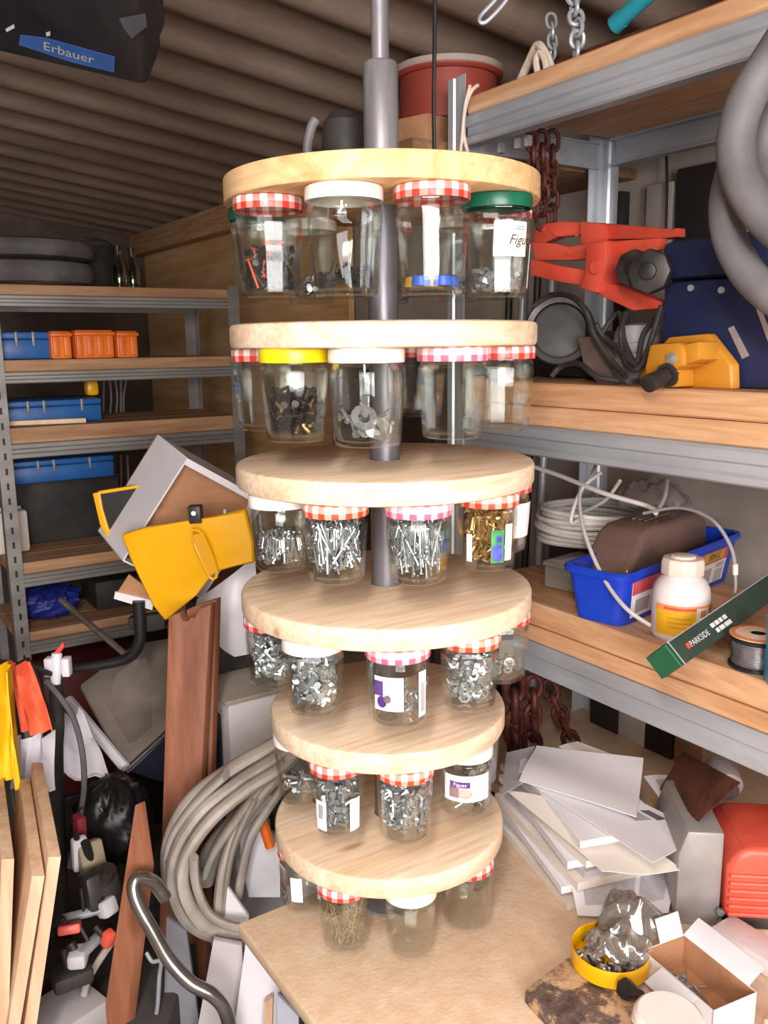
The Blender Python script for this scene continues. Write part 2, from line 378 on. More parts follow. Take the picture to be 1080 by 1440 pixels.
red_g = gingham('red_gingham', '#c93a30', '#e98d83'); pink_g = gingham('pink_gingham', '#d9657f', '#efb0c0')
oran_g = gingham('orange_gingham', '#d9482c', '#f0a08c')
white_lid = plain('cream_lid', '#eee2d8', '#f8f0e9', 8, .3); green_lid = plain('green_lid', '#0d4a35', '#14664a', 8, .35); yel_lid = plain('yellow_lid', '#f1cf00', '#fbe21a', 8, .35)
LIDS = {'red':red_g, 'pink':pink_g, 'orange':oran_g, 'white':white_lid, 'green':green_lid, 'yellow':yel_lid}
def inside(rmax, power=.35):
    a = rnd.uniform(0,2*PI); r = rmax*rnd.random()**power; return r*math.cos(a), r*math.sin(a)
def fill(kind, rin, zb, zt, n, L, r):
    """loose hardware lying in a jar: rods with heads, nuts, bolts, washers"""
    mb = MB()
    for k in range(n):
        x, y = inside(rin-r*1.5)
        if kind in ('nail','screw','pin'):
            t = rnd.random()**.8; z = zb + r + (zt-zb-r)*t*.8
            for _ in range(30):
                tl = rnd.uniform(.05,.75) if kind == 'nail' else rnd.uniform(.1,1.2); az = rnd.uniform(0,2*PI)
                d = V((math.sin(tl)*math.cos(az), math.sin(tl)*math.sin(az), math.cos(tl)))*L*rnd.uniform(.75,1.05)
                e = V((x,y,z))+d
                if math.hypot(e.x,e.y) < rin-r and e.z < zt+L*.15: break
            else:
                e = V((x*.9,y*.9,min(z+L*.7,zt)))
            p = V((x,y,z))
            if rnd.random() < .5: p, e = e, p
            mb.cyl(p,e,r,r*.85 if kind != 'screw' else r*.5,6)
            if kind != 'pin':
                u = (e-p).normalized(); mb.cyl(p-u*r*.5,p+u*r*.5,r*2.2,n=8)
        else:
            z = zb + r + (zt-zb-r)*rnd.random()
            x, y = inside(rin-r)
            u = V((rnd.gauss(0,1),rnd.gauss(0,1),rnd.gauss(0,1))).normalized(); p = V((x,y,z))
            Rm = u.to_track_quat('Z','Y').to_matrix()
            if kind == 'nut':
                q = rnd.uniform(.8,1.25)*r; mb.lathe([(q*.55,-q*.4),(q,-q*.4),(q,q*.4),(q*.55,q*.4)],6,p,Rm,closed=True)
            elif kind == 'washer':
                q = rnd.uniform(.9,1.3)*r; mb.lathe([(q*.45,-q*.1),(q,-q*.1),(q,q*.1),(q*.45,q*.1)],12,p,Rm,closed=True)
            elif kind == 'bolt':
                e = p + u*L*rnd.uniform(.6,1)
                s_ = rin-r
                if math.hypot(e.x,e.y) > s_: e.x *= s_/math.hypot(e.x,e.y)*.95; e.y *= s_/math.hypot(p.x,p.y) if 0 else .9
                e.z = min(max(e.z,zb+r),zt+r)
                if math.hypot(e.x,e.y) > s_: e = p + (V((0,0,p.z))-p)*.7
                mb.cyl(p,e,r*.55,n=6); w = (e-p).normalized(); mb.cyl(p-w*r*.6,p+w*r*.2,r*1.1,n=6)
    return mb
def make_jar(di, ang, lid, lab, sr, h, sides=12, ring=None, turn=0, content=None, print_=None, taper=.88):
    a = math.radians(ang); ring = ring if ring else RR[di]-.0415*sr-.001
    dirv = -FH*math.cos(a)+RH*math.sin(a); p = CC + dirv*ring; p.z = ZT[di]-TH
    j = thing('jam_jar', lab, 'jar', p, 'jam jars hanging under the carousel discs')
    # local -Y faces outwards
    rz = math.atan2(dirv.y, dirv.x)+PI/2+math.radians(turn); j.rotation_euler = (0,0,rz)
    R = .0415*sr; hl = .0165*(.6+.4*sr); rb = R*.965
    def bld(mb, name, mat, parent, **kw):
        o = mb.build(name, mat, None, origin=(0,0,0), **kw); o.location = (0,0,0); o.parent = parent; return o
    lidm = MB().lathe([(0,0),(R*.93,0),(R*.985,-.0015),(R,-.004),(R,-hl+.002),(R*.99,-hl),(R*.95,-hl),(R*.95,-.003),(0,-.003)],48)
    bld(lidm,'lid',LIDS[lid],j)
    t_ = .0022
    outer = [(R*.9,-hl*.35),(R*.9,-hl-.002),(R*.94,-hl-.006),(rb,-hl-.012),(rb*.995,-hl-.02),(rb*taper,-h+.007),(rb*taper*.97,-h+.002),(rb*taper*.9,-h)]
    inner = [(rb*taper*.86,-h+.006),(rb*taper*.93,-h+.0095),(rb*.995-t_,-hl-.02),(rb-t_,-hl-.013),(R*.9-t_,-hl-.004),(R*.9-t_,-hl*.35)]
    g = MB().lathe(outer+[(.0001,-h+.001),(.0001,-h+.0055)]+inner, sides, closed=True)
    go = bld(g,'glass_body',glass,j,smooth=50 if sides > 20 else 22)
    def wall(x, z, off=.0006):    # a point on the outside of the glass
        t = min(1,max(0,(z+hl+.02)/(-h+.007+hl+.02))); rr = rb*(.995+(taper-.995)*t)+off; th = x/rr
        return V((rr*math.sin(th), -rr*math.cos(th), z))
    if print_:
        for kind, x0, x1, z0, z1, mat in print_:
            nn = max(2,int(abs(x1-x0)/.004)); rows = [[wall(x0+(x1-x0)*i/nn, z, .0004 if kind != 'mark' else .0009) for z in (z0,(z0+z1)/2,z1)] for i in range(nn+1)]
            if kind in ('label','mark'):
                o = bld(MB().sheet(rows,.0004), 'paper_label' if kind == 'label' else 'label_print', mat, j, smooth=60)
                last = o if kind == 'label' else last
                if kind == 'mark': o.parent = last
            elif kind == 'blob':
                cx, cz, rx = (x0+x1)/2, (z0+z1)/2, abs(x1-x0)/2; mb = MB(); ry = abs(z1-z0)/2
                mb.add([wall(cx,cz,.0013)]+[wall(cx+rx*math.cos(2*PI*k/20), cz+ry*math.sin(2*PI*k/20),.0013) for k in range(20)],[(0,k+1,(k+1)%20+1) for k in range(20)])
                o = bld(mb,'fruit_print',mat,last)
            else:
                cu = kind[5:]; o = text(cu, abs(z1-z0), mat, None, lambda x,y: wall((x0+x1)/2+x,(z0+z1)/2+y,.0014), shear=.35 if cu.startswith('Fig') and di == 0 else .0)
                org = V(o.location); 
                for vv in o.data.vertices: vv.co += org
                o.location = (0,0,0); o.parent = last
    if content:
        for (kind, mat, n, L, r, lv, lab2, nm) in content:
            rin = rb*taper-.0028; zb = -h+.0078; zt = zb + (h-hl-.02)*lv
            mb = fill(kind, rin, zb, zt, n, L, r)
            o = mb.build(nm, mat, None, origin=(0,0,0)); o.location = p; o.rotation_euler = (0,0,rz)
            tag(o, lab2, 'hardware', None, 'stuff')
    return j, p, rz
K_w = plain('label_white', '#efe9ee', '#f8f4f6', 8, .55); K_c = plain('label_cream', '#f2e4d4', '#f9efe2', 8, .6)
K_p = plain('label_purple', '#4d2f73', '#6a4790', 40, .5); K_k = plain('label_black_ink', '#2a2628', '#39343a', 40, .6)
K_gr = plain('label_green', '#2f7a4c', '#58a86a', 60, .5); K_bl = plain('label_berry_blue', '#3d3fa8', '#6a74d6', 60, .5); K_fig = plain('label_fig_pink', '#e58e86', '#f3b3a9', 60, .5)
K_bar = plain('label_barcode_grey', '#8e8a8e', '#a9a5a9', 90, .6)
NL = lambda mat,n,L,r,lv,lab,nm='nails': ('nail',mat,n,L,r,lv,lab,nm)
# --- topmost disc
S1, H1 = 1.14, .128
make_jar(0,-93,'green','jar with a dark green lid at the far left of the topmost disc',.95,.115)
make_jar(0,-60,'red','red checked lid jar of mixed bits, leftmost in front on the topmost disc',1.08,.125,
  content=[('bolt',dark_mtl,70,.03,.0042,.6,'dark bolts and fittings in the left jar of the topmost disc','loose_bolts'),('nail',red_paint,7,.05,.0018,.7,'red bits of wire in the left jar of the topmost disc','wire_bits')])
make_jar(0,-16,'white','large jar with a plain cream lid, left of the pole on the topmost disc',S1,H1,16,
  content=[('bolt',black_soft,22,.02,.006,.3,'black rubber plugs at the bottom of the cream-lid jar, topmost disc','rubber_plugs')])
make_jar(0,21,'red','red checked lid jar holding blue and yellow caps, under the topmost disc',S1*.98,H1,14)
make_jar(0,62,'green','green lid jar with a cream fig label on the topmost disc',1.1,H1,12,turn=-42,
  print_=[('label',-.024,.024,-.078,-.036,K_c),('text:Figues',.001,.03,-.067,-.050,K_k),('mark',.004,.020,-.046,-.0445,K_bar),('mark',.006,.018,-.043,-.0415,K_bar)],
  content=[('nut',steel_bright,60,0,.0062,.28,'hexagon nuts lying below the fig label, topmost disc','hex_nuts')])
make_jar(0,99,'red','red checked lid jar at the right rim of the topmost disc',1.0,.125,print_=[('label',-.02,.02,-.11,-.05,K_w)])
for an, ld, w in ((137,'white','back right'),(178,'red','back middle'),(-140,'white','back left')):
    make_jar(0,an,ld,'clear jar hanging at the %s of the topmost disc' % w,1.0,.122,content=[('bolt',steel_nail,30,.02,.004,.35,'small bolts in the jar at the %s of the topmost disc' % w,'loose_bolts')])
# plugs in the right-of-pole jar: few, so each is a thing
a = math.radians(21); dv = -FH*math.cos(a)+RH*math.sin(a); pc = CC + dv*(RR[0]-.0415*S1*.98-.001); zb = ZT[0]-TH-H1+.0115
for k, (dx, dy, c) in enumerate(((-.014,-.018,'b'),(.012,-.02,'b'),(-.022,.006,'y'),(.0,-.002,'y'),(.022,.0,'b'),(.004,.02,'y'))):
    q = pc + RH*dx + FH*dy
    mb = MB().lathe([(0,0),(.0115,0),(.012,.002),(.0105,.011),(.0085,.012),(.0075,.005),(0,.005)],16,(q.x,q.y,zb))
    o = mb.build('bottle_stopper', plain('cap_blue','#2f55c4','#4a72de',20,.4) if c == 'b' else plain('cap_yellow','#d9a53c','#eac05c',20,.4))
    tag(o, 'small blue plastic stopper in the jar right of the pole, topmost disc' if c == 'b' else 'small yellow plastic stopper in the jar right of the pole, topmost disc', 'cap', 'blue caps' if c == 'b' else 'yellow caps')
# --- second disc
S2, H2 = 1.09, .117
make_jar(1,-84,'red','empty jar with a red checked lid at the left rim of the second disc',S2,.112)
make_jar(1,-43,'yellow','jar with a bright yellow lid under the second disc',S2,H2,14,content=[('bolt',dark_mtl,110,.028,.0045,.7,'dark screws filling the yellow-lid jar of the second disc','loose_screws'),('bolt',brass,12,.03,.004,.6,'brass fittings among the dark screws of the yellow-lid jar','brass_fittings')])
make_jar(1,-7.5,'white','smooth jar with a plain cream lid under the middle of the second disc',S2*1.05,H2*1.02,40,taper=.93,content=[('bolt',steel_nail,14,.03,.005,.42,'a few steel fittings in the smooth cream-lid jar of the second disc','steel_fittings'),('washer',steel_bright,5,0,.014,.35,'large washers in the smooth cream-lid jar of the second disc','washers')])
make_jar(1,31,'pink','empty jar with a pink checked lid under the right of the second disc',S2,.113)
make_jar(1,75,'red','empty jar with a red checked lid at the right rim of the second disc',S2,.113)
for an, ld, w in ((115,'red','back right'),(160,'red','back middle'),(-125,'white','back left')):
    make_jar(1,an,ld,'clear jar hanging at the %s of the second disc' % w,S2*.95,.11)
# --- third disc
S3, H3 = 1.02, .103
make_jar(2,-57,'white','jar half full of nails with a cream lid, left of the third disc',S3,H3,32,content=[NL(steel_nail,150,.045,.0017,.55,'steel nails half filling the left jar of the third disc')])
make_jar(2,-22,'orange','nail jar with an orange checked lid, left of the pole on the third disc',S3,H3,content=[NL(steel_bright,230,.06,.0017,.95,'bright nails packed in the orange-lid jar left of the pole')])
make_jar(2,14,'pink','nail jar with a pink checked lid, right of the pole on the third disc',S3*1.02,H3,content=[NL(steel_bright,260,.058,.0014,.95,'thin bright nails packed in the pink-lid jar right of the pole')])
make_jar(2,54,'orange','jar of golden screws with a blueberry picture label under the third disc',S3,H3,turn=-54,
  print_=[('label',.0,.018,-.09,-.045,K_gr),('blob',.001,.017,-.088,-.064,K_bl),('blob',.007,.015,-.062,-.052,K_bl),('label',.02,.032,-.088,-.038,K_w),('blob',.019,.028,-.075,-.062,K_c),('label',-.035,-.026,-.09,-.052,K_w)],
  content=[('screw',brass,110,.065,.0027,.95,'golden zinc screws standing in the blueberry-label jar','wood_screws')])
make_jar(2,90,'red','jar with a blank white label at the right rim of the third disc',S3,H3,turn=-55,print_=[('label',-.012,.03,-.08,-.03,K_w)])
make_jar(2,-128,'red','clear jar hanging at the back left of the third disc',S3,H3)
# --- fourth disc
S4, H4 = 1.02, .104
make_jar(3,-76,'red','jar of bright bolts at the left rim of the fourth disc',S4,H4,content=[('bolt',steel_bright,260,.018,.0042,1.0,'bright bolts filling the jar at the left rim of the fourth disc','hex_bolts')])
make_jar(3,-35.6,'white','jar of bright bolts with a cream lid under the left of the fourth disc',S4,H4,10,content=[('bolt',steel_bright,300,.018,.0048,1.02,'bright short bolts filling the cream-lid jar of the fourth disc','hex_bolts')])
make_jar(3,4.6,'pink','jar with a grape picture label and a pink checked lid under the fourth disc',S4*1.02,H4,36,turn=-4,taper=.95,
  print_=[('label',-.034,.006,-.080,-.034,K_w),('mark',-.034,-.021,-.060,-.040,K_p),('blob',-.03,-.016,-.076,-.060,K_p),('blob',-.020,-.010,-.069,-.058,plain('grape_grey','#5d5660','#857d88',60,.5)),('label',.028,.042,-.092,-.03,K_w),('mark',.031,.039,-.085,-.045,paper_g)],
  content=[('washer',steel_bright,70,0,.009,.42,'bright washers in the grape-label jar of the fourth disc','washers'),('bolt',steel_bright,20,.02,.0045,.5,'bright bolts among the washers of the grape-label jar','hex_bolts')])
make_jar(3,41,'orange','jar of bright nuts with an orange checked lid under the right of the fourth disc',S4,H4,12,content=[('nut',steel_bright,330,0,.0065,.92,'bright hexagon nuts filling the orange-lid jar of the fourth disc','hex_nuts'),('washer',steel_bright,50,0,.0085,.92,'bright washers among the nuts of the orange-lid jar','washers')])
make_jar(3,79,'red','nearly empty jar at the right rim of the fourth disc',S4,H4,content=[('washer',steel_bright,22,0,.007,.3,'few washers in the jar at the right rim of the fourth disc','washers')])
# --- fifth disc
S5, H5 = .96, .106
make_jar(4,-76,'white','jar with few bolts at the left rim of the fifth disc',S5,H5,24,content=[('bolt',steel_bright,26,.02,.004,.3,'few bolts in the jar at the left rim of the fifth disc','hex_bolts')])
make_jar(4,-32,'red','jar of long bolts with a barcode label under the left of the fifth disc',S5,H5,10,turn=34,
  print_=[('label',-.034,-.016,-.098,-.052,K_w)]+[('mark',-.029+.0014*q,-.0282+.0014*q,-.08,-.058,K_bar) for q in range(6)]+[('label',.018,.036,-.1,-.05,K_w)],
  content=[('bolt',steel_bright,110,.035,.0045,.95,'long bright bolts filling the barcode-label jar','hex_bolts'),NL(steel_bright,40,.05,.0025,.8,'bright pins among the long bolts of the barcode-label jar','steel_pins')])
make_jar(4,9.6,'orange','jar of short bright screws in the middle under the fifth disc',S5*1.02,H5,36,taper=.95,content=[('screw',steel_bright,220,.032,.0027,.8,'short bright screws filling the middle jar of the fifth disc','machine_screws')])
make_jar(4,55,'white','jar with a wrapped fig label and a cream lid under the fifth disc',S5,.1,36,turn=-56,taper=.96,
  print_=[('label',-.036,.036,-.074,-.034,K_w),('mark',-.026,.004,-.052,-.043,K_p),('text:Figues',-.024,.002,-.0515,-.0435,K_w),('mark',-.027,-.012,-.068,-.052,plain('fig_brown','#8a6a72','#a4848a',60,.5)),('blob',-.013,.007,-.069,-.053,K_fig)],
  content=[('bolt',steel_nail,60,.02,.0034,.3,'pale short rivets at the bottom of the wrapped fig label jar','rivets')])
make_jar(4,96,'white','jar at the right rim of the fifth disc',S5,H5,content=[('bolt',steel_bright,40,.02,.004,.5,'bolts in the jar at the right rim of the fifth disc','hex_bolts')])
# --- lowest disc
S6, H6 = .92, .1
make_jar(5,-78,'red','jar with a small white label at the left rim of the lowest disc',S6,H6,turn=66,print_=[('label',-.008,.01,-.082,-.04,K_w)])
make_jar(5,-29,'red','jar packed with thin brownish pins under the lowest disc',S6*1.04,H6,12,content=[('pin',rusty_pin,620,.05,.0009,.95,'thin brownish pins packed in the jar under the lowest disc','panel_pins')])
make_jar(5,12,'white','empty jar with a cream lid in the middle under the lowest disc',S6*1.02,H6,12)
make_jar(5,58,'red','empty jar with a red checked lid under the right of the lowest disc',S6*1.06,H6,36,taper=.95)
make_jar(5,97,'red','empty jar at the right rim of the lowest disc',S6,H6)
# black fitting standing on top of the topmost disc
q = at(484,190,1.33); zt = ZT[0]
t = thing('cable_gland', 'black round fitting with a grey stub on top of the topmost disc', 'fitting', (q.x,q.y,zt))
MB().lathe([(0,0),(.032,0),(.034,.01),(.03,.05),(.033,.06),(.03,.095),(.018,.108),(0,.11)],24,(q.x,q.y,zt)).build('body', black_soft, t)
q2 = q - RH*.052; MB().tube([V((q.x,q.y,zt+.03))-RH*.02, V((q2.x,q2.y,zt+.05)), V((q2.x,q2.y,zt+.085))+RH*.004, V((q2.x,q2.y,zt+.1))+RH*.012],.007,10).build('stub', hose_grey, t)
# ---------------------------------------------------------------- right-hand shelving unit
XS, XR, YN, YE = 1.07, 1.47, .40, 1.385      # front plane, rear plane, near end, far end
unit = thing('shelving_unit', 'galvanised steel shelving with pine boards on the right, behind the carousel', 'shelving', (1.27,.9,0))
def beam_profile(h): return [(0,0),(-.004,.003),(-.004,.012),(.001,.017),(.001,h*.55),(-.005,h*.62),(-.005,h*.9),(0,h),(.025,h),(.025,h-.003),(.004,h-.003),(.004,.003),(.025,.003),(.025,0)]
def upright(x, y, sx, sy, z1, parent, mat):
    w, t = .05, .002; prof = [(0,0),(w*.3,0),(w*.36,.004),(w*.5,.004),(w*.56,0),(w,0),(w,t),(w*.6,t),(w*.52,.006),(w*.34,.006),(w*.28,t),(t,t),(t,w*.75),(0,w*.75)]
    return MB().prism([V((x+sx*a, y+sy*b, BENCH+.0005)) for b, a in prof], (0,0,z1-BENCH)).build('upright', mat, parent, smooth=0)
for (x,y,sx,sy) in ((XS-.006,YE,1,-1),(XR+.006,YE,-1,-1),(XS-.006,YN,1,1),(XR+.006,YN,-1,1)):
    upright(x,y,sx,sy,2.127 if x < 1.2 else 2.1,unit,upr_steel)
levels = [(2.005,2.058,[(2.058,2.089)]), (1.449,1.502,[(1.502,1.537),(1.5375,1.578)]), (1.043,1.103,[(1.103,1.133),(1.1335,1.178)])]
for zb, zt, boards in levels:
    h = zt-zb; pr = beam_profile(h)
    MB().prism([V((XS+a,YN+.01,zb+b)) for a, b in pr],(0,YE-YN-.06,0)).build('front_beam', galv, unit, smooth=0)
    MB().prism([V((XR-a,YN+.01,zb+b)) for a, b in pr],(0,YE-YN-.06,0)).build('rear_beam', galv, unit, smooth=0)
    for Y, sg in ((YN,1),(YE-.003,-1)):
        MB().prism([V((XS+.01,Y+sg*a*.4,zb+b)) for a, b in pr],(XR-XS-.02,0,0)).build('side_beam', galv, unit, smooth=0)
    for k, (b0, b1) in enumerate(boards):
        MB().box(((XS+XR)/2-.002+.003*k,(YN+YE)/2-.012,(b0+b1)/2),(XR-XS-.004,YE-YN-.075,b1-b0-.0006)).build('shelf_board', pine_board, unit, .003, 1)
for x, y in ((704,206),(728,200),(742,196)):
    p = onx(x,y,XS+.06); MB().cyl(p+V((0,0,-.012)),p+V((0,0,.006)),.008,n=6).build('bolt', steel_bright, unit)

def polyx(pts, X): return [onx(x,y,X) for x, y in pts]
def chain(name, label, pts, n, lr, wr, mat, group=None):
    """links strung along a line of points, each turned a quarter against the last"""
    P = [V(p) for p in pts]; tot = sum((P[i+1]-P[i]).length for i in range(len(P)-1))
    def along(s):
        for i in range(len(P)-1):
            l = (P[i+1]-P[i]).length
            if s <= l or i == len(P)-2: return P[i]+(P[i+1]-P[i])*(s/l), (P[i+1]-P[i]).normalized()
            s -= l
    t = thing(name, label, 'chain', min(P, key=lambda p: p.z), group)
    for k in range(n):
        c, u = along(tot*(k+.5)/n); L = tot/n*.72
        sd = u.cross(V((.3,.8,.1)) if abs(u.z) > .5 else V((0,0,1))).normalized(); sd = Matrix.Rotation(PI/2*(k%2)+.25*math.sin(k*2.1),3,u) @ sd
        ring = [c + u*(L*math.copysign(abs(math.cos(a))**.75,math.cos(a))) + sd*(lr*math.sin(a)) for a in (2*PI*q/10 for q in range(10))]
        MB().tube(ring, wr, 7, 2, closed=True).build('link', mat, t)
    return t
chain('rusty_chain','rust-brown chain nearest the disc edge, hung under the top shelf',[onx(748,190,1.16),onx(752,300,1.16)],6,.011,.004,rust_chain)
chain('rusty_chain','rust-brown chain hung in the middle of three under the top shelf',[onx(762,188,1.2),onx(763,318,1.2)],7,.012,.0045,rust_chain)
chain('rusty_chain','rust-brown chain hung farthest right of three under the top shelf',[onx(777,188,1.24),onx(776,312,1.24)],6,.012,.0042,rust_chain)
chain('rusty_chain','rust-red chain hanging under the lower shelf beside the fourth disc',[onx(724,950,1.13),onx(722,1062,1.16)],4,.02,.008,rust_chain)
chain('rusty_chain','dark rusty chain hanging second from the fourth disc under the lower shelf',[onx(750,955,1.2),onx(748,1055,1.2)],5,.017,.007,rust_chain)
chain('rusty_chain','rusty chain slanting down towards the back under the lower shelf',[onx(770,962,1.24),onx(806,1050,1.3)],5,.015,.006,rust_chain)
chain('steel_chain','grey steel chain hanging from the roof above the top shelf',[onx(798,-40,1.1),onx(813,40,1.1),onx(810,80,1.1)],8,.011,.0036,galv)
chain('steel_chain','short grey chain hanging behind the cream rope loop',[onx(775,22,1.13),onx(778,80,1.13)],4,.009,.0028,galv)

# things on and above the top shelf
t = MB().tube([onx(732,112,1.11),onx(745,84,1.105),onx(756,64,1.1),onx(767,76,1.1),onx(778,104,1.11)],.0075,8).build('rope_loop', plain('cream_rope','#c9b8a4','#dccdb9',60,.9,0,.3)); tag(t,'cream rope loop resting on the edge of the top shelf','rope')
t = MB().tube([onx(757,106,1.09),onx(754,86,1.09),onx(759,74,1.09),onx(766,84,1.09),onx(769,103,1.09)],.006,8).build('rope_loop', _mats['cream_rope']); tag(t,'smaller cream rope loop nested inside the larger one','rope')
t = MB().tube([onx(669,250,1.06),onx(652,190,1.055),onx(655,150,1.055),onx(663,128,1.06),onx(672,120,1.075)],.0035,8).build('cream_cable', plain('cream_cable','#d6c2b2','#e8d8ca',30,.5)); tag(t,'cream cable hooked over the top corner of the right shelving','cable')
t = MB().tube([onx(645,240,1.052),onx(650,190,1.05),onx(654,150,1.05),onx(661,120,1.058)],.003,8).build('cream_cable', _mats['cream_cable']); tag(t,'thinner cream cable beside the first on the shelving corner','cable')
t = MB().tube([at(722,-30,1.5),at(712,0,1.5),at(683,31,1.5),at(675,24,1.5),at(700,-5,1.5),at(712,-35,1.5)],.0035,8).build('wire_hook', galv); tag(t,'pale bent wire hook hanging from the roof','hook')
p0, p1 = onx(868,32,1.12), onx(918,-14,1.12)
t = thing('teal_tube','teal plastic tube slanting up on the top shelf','tube',p0)
MB().cyl(p0,p1,.013,n=20).build('barrel', plain('teal_plastic','#1d7c8c','#2c97a6',6,.4), t); MB().cyl(p0-(p1-p0).normalized()*.006,p0+(p1-p0).normalized()*.01,.0145,n=20).build('end_cap', plain('teal_plastic','',''), t)
# timbers stored above the top shelf
for (a, b, w, m_, lab) in (((700,-5),(960,30),.045,rust,'dark red-brown timber lying across the top shelf, front one'),((660,-25),(900,60),.03,pine_dark,'grey-brown timber lying across the top shelf behind the red-brown one')):
    A, B = onx(*a,1.42), onx(*b,1.36); u = (B-A); u.z = 0; u.normalize(); n_ = V((-u.y,u.x,0))
    z = 2.0895 if w > .04 else 2.0895
    A = V((1.16,1.30,z)) if w > .04 else V((1.25,1.3,z)); L = V((.03,-.75,0)) if w > .04 else V((.04,-.8,0))
    tag(MB().para(A,L,V((w*1.4,0,0)),V((0,0,w))).build('timber', m_, bevel=.003), lab, 'timber')
# cardboard box and cable reel on a wall shelf behind the far end of the unit
kb = at(596,200,1.86); kr = at(630,150,1.94); zsh = at(596,213,1.86).z
struct(MB().box((1.31,1.56,zsh-.012),(.62,.30,.022)).build('trim_3', pine_dark, bevel=.002))
hk = at(592,172,1.86).z-zsh
cb = thing('cardboard_box','brown cardboard box on the wall shelf behind the pole','box',(kb.x,kb.y,zsh))
MB().box((kb.x,kb.y,zsh+hk/2),(.11,.10,hk),rotz(.3)).build('body', kraft, cb, .002); MB().box((kb.x,kb.y,zsh+hk+.0005),(.03,.10,.001),rotz(.3)).build('tape', paper_w, cb)
zr = zsh+hk+.002; R9 = .112; H9 = min(at(630,100,1.94).z, ceil_z(kr.x)-.02)-zr
reel = thing('cable_reel','red cable reel with a pale rim lying on the cardboard box behind the pole','reel',(kr.x,kr.y,zr))
red_dk = plain('dull_red','#8d3a2c','#a84838',6,.55)
MB().lathe([(0,0),(R9*.95,0),(R9,.004),(R9,.012),(.05,.014),(0,.014)],40,(kr.x,kr.y,zr)).build('lower_flange', red_dk, reel)
MB().lathe([(.05,.014),(R9*.9,.014),(R9*.9,H9-.02),(.05,H9-.02)],40,(kr.x,kr.y,zr),closed=True).build('drum', red_dk, reel)
MB().lathe([(0,H9-.02),(R9*.97,H9-.02),(R9*1.01,H9-.016),(R9*1.01,H9-.004),(R9*.96,H9),(0,H9)],40,(kr.x,kr.y,zr)).build('upper_flange', red_dk, reel)
MB().lathe([(R9*1.012,H9-.012),(R9*1.03,H9-.01),(R9*1.03,H9),(R9*.98,H9+.003),(R9*.93,H9+.001)],40,(kr.x,kr.y,zr)).build('pale_rim', plain('pale_rim','#a8968c','#bba99e',8,.5), reel)
t = MB().tube([at(612,-40,1.42),at(611,60,1.42),at(610,150,1.42),at(611,230,1.42)],.0032,8).build('black_cable', black_pl); tag(t,'thin black cable hanging straight down behind the topmost disc','cable')

# --- middle shelf
ZM = 1.578
# navy steel toolbox
p = onx(930,450,1.14); yb1 = p.y; ztb = onx(934,340,1.14).z
tb = thing('toolbox','navy blue painted steel toolbox standing on the middle shelf','toolbox',(1.25,yb1-.2,ZM))
zl = onx(932,397,1.14).z
MB().box((1.265,yb1-.21,(ZM+zl)/2),(.25,.42,zl-ZM)).build('body', navy, tb, .008)
MB().box((1.262,yb1-.21,(zl+ztb)/2+.001),(.256,.426,ztb-zl-.002)).build('lid', navy, tb, .012)
for (x,y) in ((972,405),(1015,408)): 
    c = onx(x,y,1.14); MB().cyl(c+V((.003,0,0)),c-V((.003,0,0)),.005,n=12).build('rivet', galv, tb)
sc = plain('bare_scratch','#8b8078','#a99b8e',40,.6)
for pts in ([(1024,462),(1032,458),(1054,500),(1044,505)],[(1062,430),(1068,428),(1085,470),(1080,480)]):
    MB().prism(polyx(pts,1.1397),(-.0006,0,0)).build('bare_patch', sc, tb, smooth=0)
# red steel puller / clamp made of flat bars
rp = thing('steel_clamp_frame','red painted steel clamp frame of flat bars with two cross plates','clamp frame',onx(835,440,1.22))
bars = [([(752,322),(768,314),(790,311),(818,313),(818,330),(784,333),(760,344),(750,340)],1.20,.022),
        ([(842,313),(946,322),(952,320),(952,333),(930,336),(842,337)],1.20,.022),
        ([(746,340),(778,342),(800,347),(840,340),(928,335),(926,352),(880,357),(846,363),(800,366),(752,366)],1.17,.02),
        ([(746,364),(776,372),(822,380),(832,404),(790,397),(745,387)],1.15,.022),
        ([(840,395),(876,403),(930,425),(925,434),(890,437),(838,413)],1.15,.022),
        ([(852,362),(875,370),(884,382),(875,383),(852,375)],1.16,.015)]
for pts, X, w in bars: MB().prism(polyx(pts,X),(w,0,0)).build('flat_bar', red_paint, rp, .002)
for pts, X in (([(815,311),(846,314),(846,344),(816,344)],1.185),([(824,342),(851,338),(853,372),(838,412),(815,405),(822,384)],1.135)):
    MB().prism(polyx(pts,X),(.05,0,0)).build('cross_plate', red_paint, rp, .003)
c = onx(838,376,1.134); MB().cyl(c,c-V((.004,0,0)),.011,n=20).build('rivet', red_paint, rp)
for x,y,X in ((765,323,1.199),(782,329,1.199),(800,355,1.169),(812,330,1.199)): c = onx(x,y,X); MB().cyl(c,c-V((.003,0,0)),.004,n=12).build('rivet', red_paint, rp)
MB().box(onx(800,436,1.2)+V((0,0,-.02)),(.05,.06,.03)).build('foot', red_paint, rp, .003)
# black two-part knob in front of the toolbox
for (x,y,X,r_,lab) in ((893,378,1.115,.03,'black eight-sided plug next to the red clamp frame'),(915,382,1.10,.034,'larger black eight-sided plug touching the navy toolbox')):
    c = onx(x,y,X); ax = (-FH*.8 - RH*.55).normalized(); k = thing('cable_plug',lab,'plug',c)
    MB().cyl(c+ax*.012,c-ax*.014,r_,n=8).build('grip', dark_mtl, k, .004); MB().cyl(c+ax*.011,c+ax*.018,r_*.4,n=12).build('hub', black_pl, k, .002)
